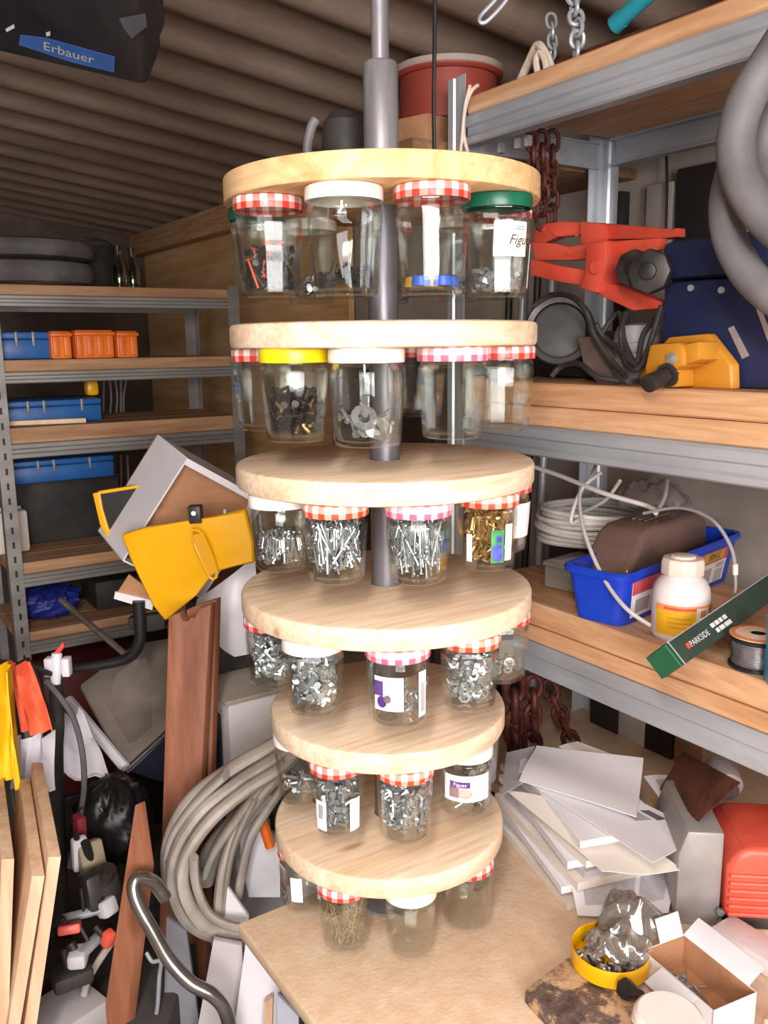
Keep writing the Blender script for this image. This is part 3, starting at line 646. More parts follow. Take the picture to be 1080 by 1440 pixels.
# dark round lamp / grinder body, cables, motors
c = onx(787,466,1.16); ax = (-FH*.93-RH*.2+V((0,0,.1))).normalized()
Rm = ax.to_track_quat('Z','Y').to_matrix()
g_ = thing('work_lamp','dark round work lamp lying on its back on the middle shelf','lamp',(c.x,c.y,ZM))
MB().lathe([(0,-.07),(.03,-.07),(.052,-.03),(.058,0),(.058,.012),(.05,.014),(.048,.006),(0,.006)],36,c,Rm).build('housing', black_soft, g_)
MB().lathe([(0,.007),(.046,.007),(.046,.009),(0,.012)],36,c,Rm).build('lens', plain('smoked_lens','#1c1a1a','#2b2725',10,.55), g_)
MB().lathe([(.05,.012),(.061,.010),(.063,.016),(.06,.02),(.05,.018)],36,c,Rm,closed=True).build('bezel', dark_mtl, g_)
cabs = [([(750,430),(775,415),(805,418),(825,440),(835,470),(858,505),(880,530)],1.1,.005,'black cable looping over the round work lamp'),
        ([(845,470),(870,440),(878,480),(895,510),(905,470),(930,440)],1.12,.0045,'black cable draped over the grey motor'),
        ([(838,455),(850,475),(875,495),(900,515),(915,480),(925,455)],1.11,.0045,'black cable knotted below the red clamp frame'),
        ([(775,530),(790,515),(815,512),(840,530),(872,540)],1.10,.005,'black cable lying along the edge of the middle shelf'),
        ([(880,440),(873,470),(880,510),(895,520),(908,500),(930,430)],1.105,.0045,'black cable hanging in front of the grey motor')]
for pts, X, r_, lab in cabs: tag(MB().tube([onx(x,min(y,536),X+.012*math.sin(i*1.7)) for i,(x,y) in enumerate(pts)],r_,8).build('power_cable', black_soft), lab, 'cable', 'black cables on the middle shelf')
c = onx(898,480,1.17); mo = thing('electric_motor','grey rounded motor housing wrapped in black cables','motor',(c.x,c.y,ZM))
MB().lathe([(0,-.05),(.03,-.05),(.038,-.04),(.04,.03),(.034,.045),(0,.05)],28,(c.x,c.y,ZM+.05)).build('housing', plain('grey_casting','#8b8486','#a9a2a3',14,.5,.2), mo)
for k in range(4): MB().lathe([(.0395,-.03+k*.016),(.042,-.03+k*.016),(.042,-.025+k*.016),(.0395,-.025+k*.016)],28,(c.x,c.y,ZM+.05),closed=True).build('cooling_ring', plain('grey_casting','',''), mo)
t = MB().prism(polyx([(811,474),(848,472),(868,490),(896,538),(842,540),(822,522)],1.14),(.012,0,0)).build('guard_plate', plain('rusted_guard','#6b5850','#85716a',20,.6,.2,.1), bevel=.003); tag(t,'dull rusted guard plate leaning on the middle shelf','plate')
t = MB().box((1.33,1.15,ZM+.045),(.18,.36,.088)).build('tool_case', black_soft, bevel=.01); tag(t,'low black tool case at the back of the middle shelf','case')
# orange pipe clamp jaw
oc = thing('pipe_clamp','orange cast pipe clamp jaw with a steel pipe end on the shelf edge','clamp',onz(962,548,ZM))
och = plain('ochre_enamel','#b97a22','#cc8c30',5,.35)
def shift(pts, dz): return pts
pl = [(899,548),(900,516),(922,494),(940,474),(994,469),(1027,512),(1028,548)]
P = [onx(x,y,1.118) for x,y in pl]; zmn = min(p.z for p in P); 
MB().prism([V((p.x,p.y,max(p.z,ZM))) for p in P],(.014,-.006,0)).build('base_plate', och, oc, .003)
bl = [(913,484),(953,481),(960,490),(961,515),(945,520),(946,545),(930,550),(912,546),(905,520)]
MB().prism([V((p.x,p.y,max(p.z,ZM))) for p in (onx(x,y,1.075) for x,y in bl)],(.043,-.008,0)).build('jaw_block', och, oc, .005)
P = [onx(x,y,1.08) for x,y in ((950,486),(982,480),(983,506),(960,515))]; MB().prism(P,(.04,-.006,0)).build('side_boss', och, oc, .003)
c = onx(945,504,1.0745); MB().lathe([(0,0),(.009,0),(.009,.002),(.0,.003)],20,c,V((-1,-.1,0)).to_track_quat('Z','Y').to_matrix()).build('screw_cap', steel_bright, oc)
c0, c1 = onx(946,524,1.09), onx(911,540,1.035); MB().cyl(c0,c1,.0135,n=24).build('pipe_end', dark_mtl, oc, .001)
MB().lathe([(.0135,0),(.018,0),(.018,.006),(.0135,.006)],24,onx(940,527,1.072),(c1-c0).to_track_quat('Z','Y').to_matrix(),closed=True).build('collar', black_soft, oc)
# dark board and wall fittings behind the middle shelf
t = MB().prism([V((1.58,onx(950,300,1.58).y,1.5)),V((1.58,onx(1025,300,1.58).y,1.5)),V((1.58,onx(1025,300,1.58).y,2.0)),V((1.58,onx(950,300,1.58).y,2.0))],(.02,0,0)).build('backing_board', plain('black_board','#1c1614','#2b2320',6,.8)); tag(t,'near-black board leaning on the wall behind the navy toolbox','board')
for x, w, lab in ((929,.07,'grey concrete post against the wall, behind the red clamp frame'),(868,.035,'dark strip of timber against the wall beside the rear upright')):
    c = onx(x,270,1.59); tag(MB().box((1.60,c.y,1.75),(.03,w,.46)).build('wall_post', concrete if w > .05 else black_soft, bevel=.003), lab, 'post')
t = MB().tube([onx(937,215,1.57),onx(938,260,1.57),onx(936,330,1.57)],.003,6).build('thin_cable', black_pl); tag(t,'thin black cable running down the concrete post','cable')
# grey hose hung from the near end of the top shelf
def curve_at(pts): return [onx(x,y,X) for x,y,X in pts]
hs = thing('suction_hose','thick grey suction hose hanging in loops at the right edge','hose',onx(1050,420,1.0))
MB().tube(curve_at([(1110,45,1.0),(1082,88,1.0),(1050,140,.99),(1035,195,.985),(1042,250,.985),(1072,300,.985),(1110,335,.99)]),.0235,16).build('outer_loop', hose_grey, hs)
MB().tube(curve_at([(1060,165,1.045),(1035,230,1.035),(1021,285,1.03),(1026,335,1.03),(1052,385,1.03),(1090,420,1.03),(1130,440,1.03)]),.022,16).build('lower_loop', hose_grey, hs)
MB().tube(curve_at([(1120,120,1.05),(1085,170,1.05),(1078,220,1.05),(1100,260,1.05)]),.021,16).build('inner_loop', hose_grey, hs)

# --- lower shelf
ZL = 1.178
# black case with the white cable coil on it
t = MB().box((1.385,1.25,ZL+.033),(.15,.19,.064)).build('flat_case', black_soft, bevel=.006); tag(t,'flat black case under the white cable coil','case')
cw = plain('white_cable','#bdb6b0','#d6d0ca',12,.45)
cc = V((1.33,1.235,ZL+.066)); pts = []; turns = 9
coil = thing('cable_coil','coil of off-white cable lying on the lower shelf','cable coil',cc)
for k in range(turns):
    r_ = .108 + .006*math.sin(k*2.3); dz = .006 + .0075*k; ox, oy = .004*math.sin(k*1.3), .004*math.cos(k*2.1)
    ring = [cc+V((ox+r_*math.cos(q),oy+r_*math.sin(q),dz+.003*math.sin(q*2+k))) for q in (2*PI*i/20 for i in range(20))]
    MB().tube(ring,.0055,8,3,closed=True).build('turn', cw, coil)
MB().tube([cc+V((-.09,-.06,.07)),onx(803,735,1.2),onx(812,700,1.22),onx(832,668,1.25),onx(838,655,1.3)],.0038,8).build('loose_end', cw, coil)
MB().tube([onx(750,656,1.2),onx(790,670,1.2),onx(850,694,1.2),onx(920,716,1.25),cc+V((.05,-.1,.05))],.0045,8).build('loose_end', cw, coil)
MB().tube([onx(846,664,1.22),onx(818,688,1.19),onx(816,720,1.14),onx(826,762,1.1),onx(850,815,1.075),onx(880,855,1.06),onx(915,880,1.075)],.0035,8).build('loose_end', cw, coil)
MB().tube([onx(872,676,1.2),onx(850,704,1.22),onx(815,722,1.25)],.0035,8).build('loose_end', cw, coil)
MB().tube([onx(938,676,1.3),onx(934,700,1.25),onx(922,722,1.2)],.004,8).build('loose_end', cw, coil)
# thin grey cable arching over the tub with a cream plug
t = thing('antenna_cable','thin grey cable arching over the blue tub with a cream tip','cable',onx(1030,830,1.25))
MB().tube([onx(905,722,1.2),onx(955,714,1.2),onx(1000,730,1.2),onx(1026,765,1.2),onx(1034,795,1.2)],.003,8).build('cord', plain('grey_cable','#8f8a8a','#a7a2a1',20,.5), t)
MB().cyl(onx(1034,793,1.2),onx(1034,808,1.2),.0045,n=12).build('tip', plain('cream_cable','',''), t); MB().tube([onx(1034,808,1.2),onx(1034,830,1.2),onx(1028,850,1.2)],.0025,8).build('tail', plain('grey_cable','',''), t)
# crumpled film bag on the coil
c = cc+V((.1,-.06,.07))
def crumple(c, rx, ry, rz_, n=40, m_=24, amp=.25, seed=1, jit=.015):
    r0 = random.Random(seed); vs, fs = [], []
    ph = [(r0.choice((2,3,4,5,7) if jit else (1,2,3,4)), r0.uniform(1,6), r0.uniform(0,6), r0.uniform(.5,1)) for _ in range(7)]
    for i in range(m_+1):
        th = PI*i/m_
        for j in range(n):
            q = 2*PI*j/n
            d = sum(w_*(1-2*abs(math.sin((a*q+b_*th+p_)/1.0))) for a,b_,p_,w_ in ph)/4      # sharp creases
            d = 1 + amp*(d + jit*r0.uniform(-1,1))*math.sin(th)
            vs.append(c+V((rx*d*math.sin(th)*math.cos(q),ry*d*math.sin(th)*math.sin(q),rz_*d*math.cos(th))))
    for i in range(m_):
        for j in range(n): fs.append((i*n+j,i*n+(j+1)%n,(i+1)*n+(j+1)%n,(i+1)*n+j))
    return MB().add(vs,fs)
def film_sheet(c, ax, ay, h, seed, n=30):
    """a thin film bag: domed, with sharp folds running across it"""
    r0 = random.Random(seed); k = [(r0.uniform(0,PI), r0.uniform(45,150), r0.uniform(0,6), r0.uniform(.4,1)) for _ in range(6)]; rows = []
    for i in range(n+1):
        r = []
        for j in range(n+1):
            x, y = 2*i/n-1, 2*j/n-1; q = max(abs(x),abs(y)); rr = math.hypot(x,y) or 1; s_ = q/rr; x, y = x*s_, y*s_      # square -> disc
            w9 = 1+.14*math.sin(3*math.atan2(y,x)+seed)+.08*math.sin(7*math.atan2(y,x)+seed*2)
            px_, py_ = x*ax*w9, y*ay*w9
            z = h*max(0,1-(x*x+y*y))**.7 + .0045*sum(w_*(1-2*abs(math.sin((px_*math.cos(a)+py_*math.sin(a))*f+p))) for a,f,p,w_ in k)
            r.append(c+RH*px_+FH*py_+V((0,0,z)))
        rows.append(r)
    return MB().sheet(rows,.0004)
t = film_sheet(c+V((0,0,.012)),.075,.055,.045,3).build('film_bag', film, smooth=40); tag(t,'crumpled clear film bag on top of the white cable coil','bag')
# clear organiser box
c = onz(800,836,ZL); t = thing('organiser_box','small clear plastic box behind the left end of the blue tub','box',(c.x+.06,c.y+.02,ZL))
R_ = rotz(.15); MB().box((c.x+.06,c.y+.03,ZL+.022),(.11,.09,.042),R_).build('body', clear_box, t, .004); MB().box((c.x+.06,c.y+.03,ZL+.048),(.116,.096,.01),R_).build('lid', clear_box, t, .003)
# blue tub
zr = 1.275; A = onz(872,812,zr); A.x += .012; B = onz(1052,745,zr); D = onz(803,778,zr); 
u = (B-A).normalized(); L = min((B-A).length,.46); w = V((-u.y,u.x,0)); Wd = .125; ctr = A+u*L/2+w*Wd/2
def rrect(c, l, w_, r_, z, n=6):
    out = []
    for sx, sy, a0 in ((1,1,0),(-1,1,PI/2),(-1,-1,PI),(1,-1,1.5*PI)):
        for k in range(n+1):
            a = a0+PI/2*k/n; q = (sx*(l/2-r_)+r_*math.cos(a), sy*(w_/2-r_)+r_*math.sin(a)); out.append(V((c.x,c.y,z))+u*q[0]+w*q[1])
    return out
tub = thing('plastic_tub','royal blue plastic tub with a stuck-on paper label on the lower shelf','tub',(ctr.x,ctr.y,ZL))
def loft(rings, closed=False):
    mb = MB(); n = len(rings[0]); k = len(rings); mb.add([p for r in rings for p in r],[(i*n+j,i*n+(j+1)%n,((i+1)%k)*n+(j+1)%n,((i+1)%k)*n+j) for i in range(k if closed else k-1) for j in range(n)]); return mb
rings = [rrect(ctr,L*.90,Wd*.74,.02,ZL+.001),rrect(ctr,L*.96,Wd*.92,.02,zr-.012),rrect(ctr,L*.955,Wd*.91,.02,zr-.012),rrect(ctr,L*.89,Wd*.73,.02,ZL+.004)]
mb = loft(rings); n_ = len(rings[0]); mb.f += [tuple(range(n_-1,-1,-1)),tuple(range(3*n_,4*n_))]; mb.build('shell', blue_pl, tub)
loft([rrect(ctr,L*.95,Wd*.9,.02,zr-.014),rrect(ctr,L,Wd,.024,zr-.012),rrect(ctr,L*1.01,Wd*1.02,.025,zr-.004),rrect(ctr,L*.99,Wd*.98,.024,zr),rrect(ctr,L*.95,Wd*.9,.02,zr-.002)],True).build('rim', blue_pl, tub)
def tubface(s, h, off=.0008):  # s along the front side 0..1, h height 0..1
    wd = Wd*(.74+(.92-.74)*h); l = L*(.90+.06*h); z = ZL+.001+(zr-.013-ZL)*h
    return V((ctr.x,ctr.y,z)) - w*(wd/2+off) + u*(l*(s-.5))
def onface(s0,s1,h0,h1,off): return [tubface(s0,h0,off),tubface(s1,h0,off),tubface(s1,h1,off),tubface(s0,h1,off)]
lab = MB().prism(onface(.06,.9,.12,.9,.0006),-w*.0005).build('paper_label', K_w, tub, smooth=0)
for (s0,s1,h0,h1,m_,off) in ((.06,.9,.62,.9,plain('label_red','#c9485a','#db6a72',20,.5),.0014),(.66,.86,.66,.88,plain('label_yellow','#c99a3a','#dab050',20,.5),.002),(.68,.76,.2,.5,paper_g,.0014),(.8,.88,.14,.42,paper_g,.0014),(.09,.2,.2,.5,paper_g,.0014),(.8,.88,.46,.58,paper_g,.0014)):
    MB().prism(onface(s0,s1,h0,h1,off),-w*.0004).build('label_print', m_, lab, smooth=0)
text('SEM LC', .016, K_k, lab, lambda x,y: tubface(.76+x/(L*.95), .77+y/.085, .0028))
# brown plastic case lying in the tub
bc = thing('brown_case','glossy dark brown rounded plastic case lying in the blue tub','case',(ctr.x,ctr.y,zr-.05))
brn = plain('brown_plastic','#6b534b','#7d635a',5,.22)
o_ = onz(868,800,zr)+u*.06+w*.012; e1 = (u*.95+V((0,0,.0)))*.27; up = V((0,0,1))
prof = [(0,-.045),(.0,-.02),(.05,.035),(.075,.045),(.25,.05),(.3,.03),(.31,-.04)]
MB().prism([o_+u*a+up*b_ for a,b_ in prof],w*.095).build('shell', brn, bc, .012, 4)
for k in range(3): MB().prism([o_+u*(.11+.002*k)+up*.0492+w*(.03+k*.012),o_+u*.2+up*.0512+w*(.03+k*.012),o_+u*.2+up*.0512+w*(.034+k*.012),o_+u*.11+up*.0492+w*(.034+k*.012)],up*.002).build('ridge', brn, bc)
# translucent bottle
c = onz(955,893,ZL); R0 = .045
bt = thing('plastic_bottle','squat translucent plastic bottle with a yellow label before the blue tub','bottle',(c.x,c.y,ZL))
mt, nt, b = _new('milky_plastic'); b.inputs['Base Color'].default_value = lin('#e6dcda'); b.inputs['Roughness'].default_value = .4; b.inputs['Subsurface Weight'].default_value = .4; b.inputs['Subsurface Radius'].default_value = (.02,.015,.012)
n1 = noise(nt, coords(nt), 14); nt.links.new(ramp(nt, n1, [(.3,lin('#ddd2d2')),(.7,lin('#ebe2e0'))]), b.inputs['Base Color']); milky = mt
MB().lathe([(0,.0),(R0*.92,0),(R0,.005),(R0,.070),(R0*.96,.083),(R0*.8,.095),(R0*.66,.101),(R0*.66,.110),(0,.110)],36,(c.x,c.y,ZL)).build('body', milky, bt)
MB().lathe([(R0*.7,.104),(R0*.76,.104),(R0*.76,.124),(R0*.7,.130),(R0*.45,.130),(R0*.42,.134),(0,.134)],10,(c.x,c.y,ZL)).build('cap', plain('cream_cap','#d9c8ba','#e6d8cb',12,.45), bt, .001)
ydr = plain('label_bright_yellow','#f0b41c','#f8cb3c',8,.45)
def wrap(mat, a0, a1, z0, z1, rr, nm, par):
    rows = [[V((c.x,c.y,ZL+z*1.25)) + (-FH*math.cos(q)+RH*math.sin(q))*rr for z in (z0,z1)] for q in (a0+(a1-a0)*k/24 for k in range(25))]
    return MB().sheet(rows,.0005).build(nm, mat, par)
lb = wrap(ydr,-1.25,1.3,.010,.047,R0+.0006,'paper_label',bt)
wrap(plain('label_orange','#ee8a4a','#f3a466',30,.5),-1.25,1.3,.042,.049,R0+.0012,'label_print',lb)
wrap(plain('label_red_ink','#cf4a2c','#dd6a4a',30,.5),-.9,.2,.0435,.0465,R0+.0018,'label_print',lb)
wrap(K_w,.2,.75,.031,.046,R0+.0018,'label_print',lb); wrap(plain('label_orange','',''),.35,.6,.034,.043,R0+.0023,'label_print',lb)
for k in range(3): wrap(plain('label_amber','#d99a10','#e6ab24',20,.5),-.75,.05,.02+.006*k,.0215+.006*k,R0+.0018,'label_print',lb)
# long green carton across the shelf edge
O = onx(937,904,.97); Lv = V((.97899,.16970,.11305))*.34; eb = V((.19894,-.67321,-.71219))*.0376; ea = V((-.04476,.71972,-.69283))*.0443
gb = thing('long_carton','long dark green carton lying across the lower shelf edge','carton',O)
grn = plain('green_card','#2c3d34','#3a4a41',8,.5); grn2 = plain('green_card_end','#15482f','#1d5a3c',8,.45)
MB().para(O+Lv*.01,Lv,eb,ea).build('sleeve', grn, gb, .0008, 1)
MB().para(O-Lv*.012+eb*.02+ea*.02,Lv*.03,eb*.96,ea*.96).build('end_flap', grn2, gb, .0008, 1)
nrm = Lv.cross(eb).normalized(); nrm = nrm if nrm.dot(ea) < 0 else -nrm; lu = Lv.normalized(); bu = eb.normalized()
MB().para(O+Lv*.008-eb*.02+nrm*.0004,Lv*.004,eb*1.04,nrm*.0006).build('edge_fold', paper_g, gb, smooth=0)
MB().para(O+nrm*.0003,Lv,eb*.03,nrm*.0005).build('worn_edge', paper_g, gb, smooth=0)
sl = math.hypot(1,1)
def onbox(x, y, s0, t0): return O + lu*(s0+x) + bu*(t0-y) + nrm*.0006
text('PARKSIDE', .0125, paper, gb, lambda x,y: onbox(x,y,.068,eb.length*.55), 'brand_lettering')
MB().para(onbox(0,0,.031,eb.length*.42),lu*.008,bu*.008,nrm*.0004).build('red_mark', red_paint, gb, smooth=0)
for r0, cuts in ((.34,(.108,.118,.121,.131,.134,.142,.146,.156)),(.6,(.112,.12,.123,.136,.139,.158))):
    for q in range(0,len(cuts),2): MB().para(onbox(0,0,cuts[q],eb.length*r0),lu*(cuts[q+1]-cuts[q]),bu*.0065,nrm*.0004).build('small_print', paper, gb, smooth=0)
# solder reel
c = onz(1063,936,ZL); sr_ = thing('solder_reel','small reel of grey solder wire with an orange and white top label','reel',(c.x,c.y,ZL))
MB().lathe([(0,0),(0.03900,0),(0.03900,0.00390),(0.01560,0.00520),(0,0.00520)],32,(c.x,c.y,ZL)).build('lower_flange', black_pl, sr_)
MB().lathe([(0.01560,0.00520),(0.03445,0.00520),(0.03445,0.04160),(0.01560,0.04160)],32,(c.x,c.y,ZL),closed=True).build('core', metal('solder','#a9a7ac','#cbc9ce',.35,40), sr_)
for k in range(9): MB().lathe([(0.03406,0.00585+k*0.00390),(0.03614,0.00780+k*0.00390),(0.03406,0.00975+k*0.00390)],32,(c.x,c.y,ZL)).build('wire_turn', metal('solder','',''), sr_)
MB().lathe([(0.01040,0.04160),(0.03900,0.04160),(0.04030,0.04680),(0.01040,0.04940)],32,(c.x,c.y,ZL),closed=True).build('upper_flange', black_pl, sr_)
MB().lathe([(0.01105,0.04966),(0.03965,0.04758),(0.03965,0.04836),(0.01105,0.05070)],32,(c.x,c.y,ZL),closed=True).build('top_label', plain('label_peach','#eec9ac','#f4e3d6',60,.5), sr_)
MB().lathe([(0.03120,0.04914),(0.03965,0.04862),(0.03965,0.04914),(0.03120,0.04992)],32,(c.x,c.y,ZL),closed=True).build('orange_band', plain('label_orange2','#dd8a52','#e89c68',30,.5), sr_)
# sky-blue tin at the frame edge
c = onz(1104,962,ZL); t = thing('blue_tin','sky blue tin cut by the right edge, beside the solder reel','tin',(c.x,c.y,ZL))
MB().box((c.x,c.y,ZL+.045),(.05,.034,.09),rotz(-.58)).build('body', plain('sky_blue','#2c8fc0','#3aa4d4',8,.35), t, .004); MB().box((c.x,c.y,ZL+.093),(.052,.036,.008),rotz(-.58)).build('lid', plain('sky_blue','',''), t, .002)
# ---------------------------------------------------------------- left-hand shelving unit
YS, YR, X0, X1 = 2.77, 3.17, .452, 1.245
ls = thing('shelving_unit','galvanised steel shelving with wooden boards on the left, under the roof slope','shelving',(.85,2.97,0))
for (x,y,sx,sy) in ((X0,YS-.006,1,1),(X1,YS-.006,-1,1),(X0,YR,1,-1),(X1,YR,-1,-1)):
    w, t_ = .04, .002
    mb = MB(); mb.box((x+sx*w/2,y+sy*t_/2,.92),(w,t_,1.84)); mb.box((x+sx*t_/2,y+sy*w/2,.92),(t_,w-.005,1.84)); up_ = mb.build('upright', galv_x, ls, smooth=0)
    if x == X0 and sy > 0:
        for k in range(34): MB().box((x+sx*.02,y-.0008,.25+k*.045),(.007,.001,.02)).build('slot', black_pl, up_, smooth=0)
for zb, zt, w0, w1 in ((1.765,1.80,1.80,1.83),(1.543,1.578,1.578,1.612),(1.32,1.365,1.365,1.412),(.922,.963,.963,.998),(.705,.745,.745,.775)):
    pr = [(0,0),(-.004,.003),(-.004,(zt-zb)*.3),(.001,(zt-zb)*.4),(.001,(zt-zb)*.6),(-.004,(zt-zb)*.7),(-.004,(zt-zb)-.003),(0,zt-zb),(.02,zt-zb),(.02,0)]
    MB().prism([V((X0+.005,YS+a,zb+b_)) for a,b_ in pr],(X1-X0-.01,0,0)).build('front_beam', galv_x, ls, smooth=0)
    MB().prism([V((X0+.005,YR-a,zb+b_)) for a,b_ in pr],(X1-X0-.01,0,0)).build('rear_beam', galv_x, ls, smooth=0)
    n = 3
    for k in range(n):
        d = (YR-YS-.01)/n; MB().box(((X0+X1)/2,YS+.004+d*(k+.5),(w0+w1)/2),(X1-X0-.02,d-.003,w1-w0)).build('shelf_board', pine_board_x, ls, .002, 1)
Z1, Z2, Z3, Z4 = 1.83, 1.612, 1.412, .998
# tyres and black bucket on the top level
ct = ony(38,392,YS+.16)
tyre_m = plain('tyre_rubber','#454140','#635e5c',10,.75,0,.1)
for k, (r_, h_, lab) in enumerate(((.20,.075,'lower dusty black tyre lying on the left shelving'),(.205,.06,'upper dusty black tyre stacked on another tyre'))):
    z = Z1 + (.075 if k else 0) + .001
    t = thing('tyre',lab,'tyre',(ct.x,ct.y,z))
    MB().lathe([(r_*.55,.006),(r_*.8,0),(r_*.96,h_*.12),(r_,h_*.35),(r_,h_*.65),(r_*.96,h_*.88),(r_*.8,h_),(r_*.55,h_*.94),(r_*.58,h_*.5)],44,(ct.x,ct.y,z),closed=True).build('casing', tyre_m, t)
    MB().lathe([(r_*.46,.01),(r_*.56,.008),(r_*.56,h_-.008),(r_*.46,h_-.01)],36,(ct.x,ct.y,z),closed=True).build('rim', dark_mtl, t)
for (a,b_,m_,lab) in (((-5,342),(60,335),red_dk,'thin red stick lying on the upper tyre'),((10,338),(75,340),pine_dark,'thin brown stick lying on the upper tyre')):
    A, B = ony(*a,YS+.12), ony(*b_,YS+.2); A.z = Z1+.141; B.z = Z1+.141; tag(MB().cyl(A,B,.0045,n=8).build('stick', m_), lab, 'stick')
cb_ = ony(125,385,YS+.33); t = thing('black_bucket','round black bucket behind the tyres on the left shelving','bucket',(cb_.x,cb_.y,Z1))
MB().lathe([(0,.001),(.075,.001),(.095,.14),(.1,.146),(.1,.15),(.088,.15),(.07,.01),(0,.01)],32,(cb_.x,cb_.y,Z1)).build('shell', black_soft, t); MB().tube([V((cb_.x-.095,cb_.y,Z1+.14)),V((cb_.x-.04,cb_.y-.06,Z1+.165)),V((cb_.x+.05,cb_.y-.05,Z1+.165)),V((cb_.x+.095,cb_.y,Z1+.14))],.004,8).build('handle', dark_mtl, t)
for k, (x, lab) in enumerate(((168,'clear glass bottle nearer the black bucket on the left shelving'),(187,'clear glass bottle nearer the plywood lining on the left shelving'))):
    c = ony(x,395,YS+.2+.05*k); t = thing('glass_bottle',lab,'bottle',(c.x,c.y,Z1))
    MB().lathe([(0,.001),(.022,.001),(.024,.005),(.024,.075),(.011,.1),(.010,.13),(.008,.13),(.009,.1),(.021,.072),(.021,.006),(0,.006)],20,(c.x,c.y,Z1)).build('glass_body', glass_b, t); MB().cyl((c.x,c.y,Z1+.128),(c.x,c.y,Z1+.145),.011,n=16).build('cap', dark_mtl, t)
# orange blocks, second level
for k, (x0,x1,lab) in enumerate(((72,103,'smallest ribbed orange plastic block, left of three on the shelf'),(106,163,'widest ribbed orange plastic block, middle of three on the shelf'),(165,196,'ribbed orange plastic block, right of three on the shelf'))):
    A, B = ony(x0,500,YS+.03), ony(x1,500,YS+.03); wd = B.x-A.x; h_ = .085 if k != 1 else .088
    t = thing('plastic_block',lab,'block',((A.x+B.x)/2,YS+.07,Z2),'orange plastic blocks')
    MB().box(((A.x+B.x)/2,YS+.075,Z2+h_/2),(wd*.96,.09,h_)).build('core', orange_pl, t, .008)
    for q in range(2 if k != 1 else 4):
        xx = A.x+wd*(q+.5)/(2 if k != 1 else 4); MB().box((xx,YS+.03,Z2+h_*.45),(wd*.16 if k == 1 else wd*.3,.012,h_*.7)).build('rib', orange_pl, t, .004)
    MB().box(((A.x+B.x)/2,YS+.07,Z2+h_*.86),(wd*1.0,.1,h_*.14)).build('top_lip', orange_pl, t, .004)
# blue organiser cases
def organiser(xa, xb, Yf, z0, z1, lab, clips):
    A, B = ony(xa,500,Yf), ony(xb,500,Yf); A.x = max(A.x,X0+.046); cx, wd = (A.x+B.x)/2, B.x-A.x
    t = thing('organiser_case',lab,'organiser case',(cx,Yf+.12,z0),'blue organiser cases')
    MB().box((cx,Yf+.13,z0+(z1-z0)*.36),(wd,.25,(z1-z0)*.70)).build('tray', blue_org, t, .006); MB().box((cx,Yf+.13,z0+(z1-z0)*.84),(wd*1.01,.255,(z1-z0)*.26)).build('lid', blue_org, t, .006)
    for x in clips:
        p = ony(x,500,Yf); MB().box((p.x,Yf+.003,z0+(z1-z0)*.72),(.008,.012,(z1-z0)*.5)).build('clip', galv_x, t, .001)
    return t
organiser(-60,76,YS+.05,Z2,Z2+.085,'blue organiser case beside the orange blocks',(25,49))
organiser(-70,138,YS+.1,Z3,Z3+.075,'blue organiser case on the third level of the left shelving',(33,56,110))
t = MB().box((.69,YR-.085,Z4+.11),(.38,.12,.22)).build('black_crate', black_soft, bevel=.008); tag(t,'large black crate at the back of the fourth level','crate')
organiser(-70,150,YS+.14,Z4+.222,Z4+.222+.075,'blue organiser case on top of the black crate',(40,63,115))
t = MB().box(ony(128,541,YS+.2)+V((0,0,.0)),(.04,.05,.05)).build('yellow_sponge', yellow_pl, bevel=.012); t.location.z = Z3+.0765; tag(t,'small yellow block lying on the blue organiser case','block')
for k in range(5):
    x = 146+8*k; A = ony(x,533,YS+.36); B = ony(x+rnd.uniform(-4,4),590,YS+.36); B.z = max(B.z,Z3+.004)
    tag(MB().tube([A,lerp(A,B,.5)+V((.006*math.sin(k),0,0)),B],.004,6).build('hanging_string', hose_grey),'thin grey string hanging at the back of the third level','string','grey strings on the left shelving')
for k in range(4):
    x = 152+9*k; A = ony(x,640,YS+.36); B = ony(x+rnd.uniform(-4,4),706,YS+.36)
    tag(MB().tube([A,lerp(A,B,.5)+V((.006*math.sin(k),0,0)),B],.004,6).build('hanging_string', hose_grey),'thin grey string hanging at the back of the fourth level','string','grey strings on the fourth level')
t = thing('paper_sack','pale paper sack standing at the left end of the fourth level','sack',ony(12,742,YS+.15)); t.location.z = Z4
c = ony(10,742,YS+.2); MB().box((c.x,c.y,Z4+.07),(.11,.1,.138),rotz(.1)).build('body', paper_w, t, .012); MB().box((c.x,c.y,Z4+.142),(.09,.03,.012),rotz(.1)).build('folded_top', paper_w, t, .003)
# fourth-level plank lying on top (sunlit board) and small plank on third
tag(MB().box((.60,YS+.12,Z3+.008),(.28,.10,.014),rotz(-.2)).build('loose_plank', ply, bevel=.001),'pale loose plank lying at the left of the third level','plank')
# lower level: blue bag
c = ony(70,880,YS+.12); c.z = .776
t = crumple(V((c.x,c.y,.776+.058)),.11,.09,.056,seed=5).build('blue_bag', plain('bag_blue','#141f63','#223092',6,.5), smooth=75); tag(t,'dark blue bag stuffed on the lowest level of the left shelving','bag')
t = MB().box((.85,YS+.2,.776+.05),(.24,.2,.1)).build('dark_case', black_soft, bevel=.01); tag(t,'black case on the lowest level of the left shelving','case')
t = MB().box((.72,YS+.15,.45),(.4,.3,.44)).build('red_crate', plain('dark_red_crate','#4b1618','#67201f',6,.6), bevel=.008); 
t.location.z = .2; tag(t,'dark red crate under the lowest level of the left shelving','crate')
t = MB().box((.72,YS+.15,.1),(.4,.3,.2)).build('grey_crate', dark_mtl, bevel=.008); tag(t,'dark grey crate on the floor under the red crate','crate')

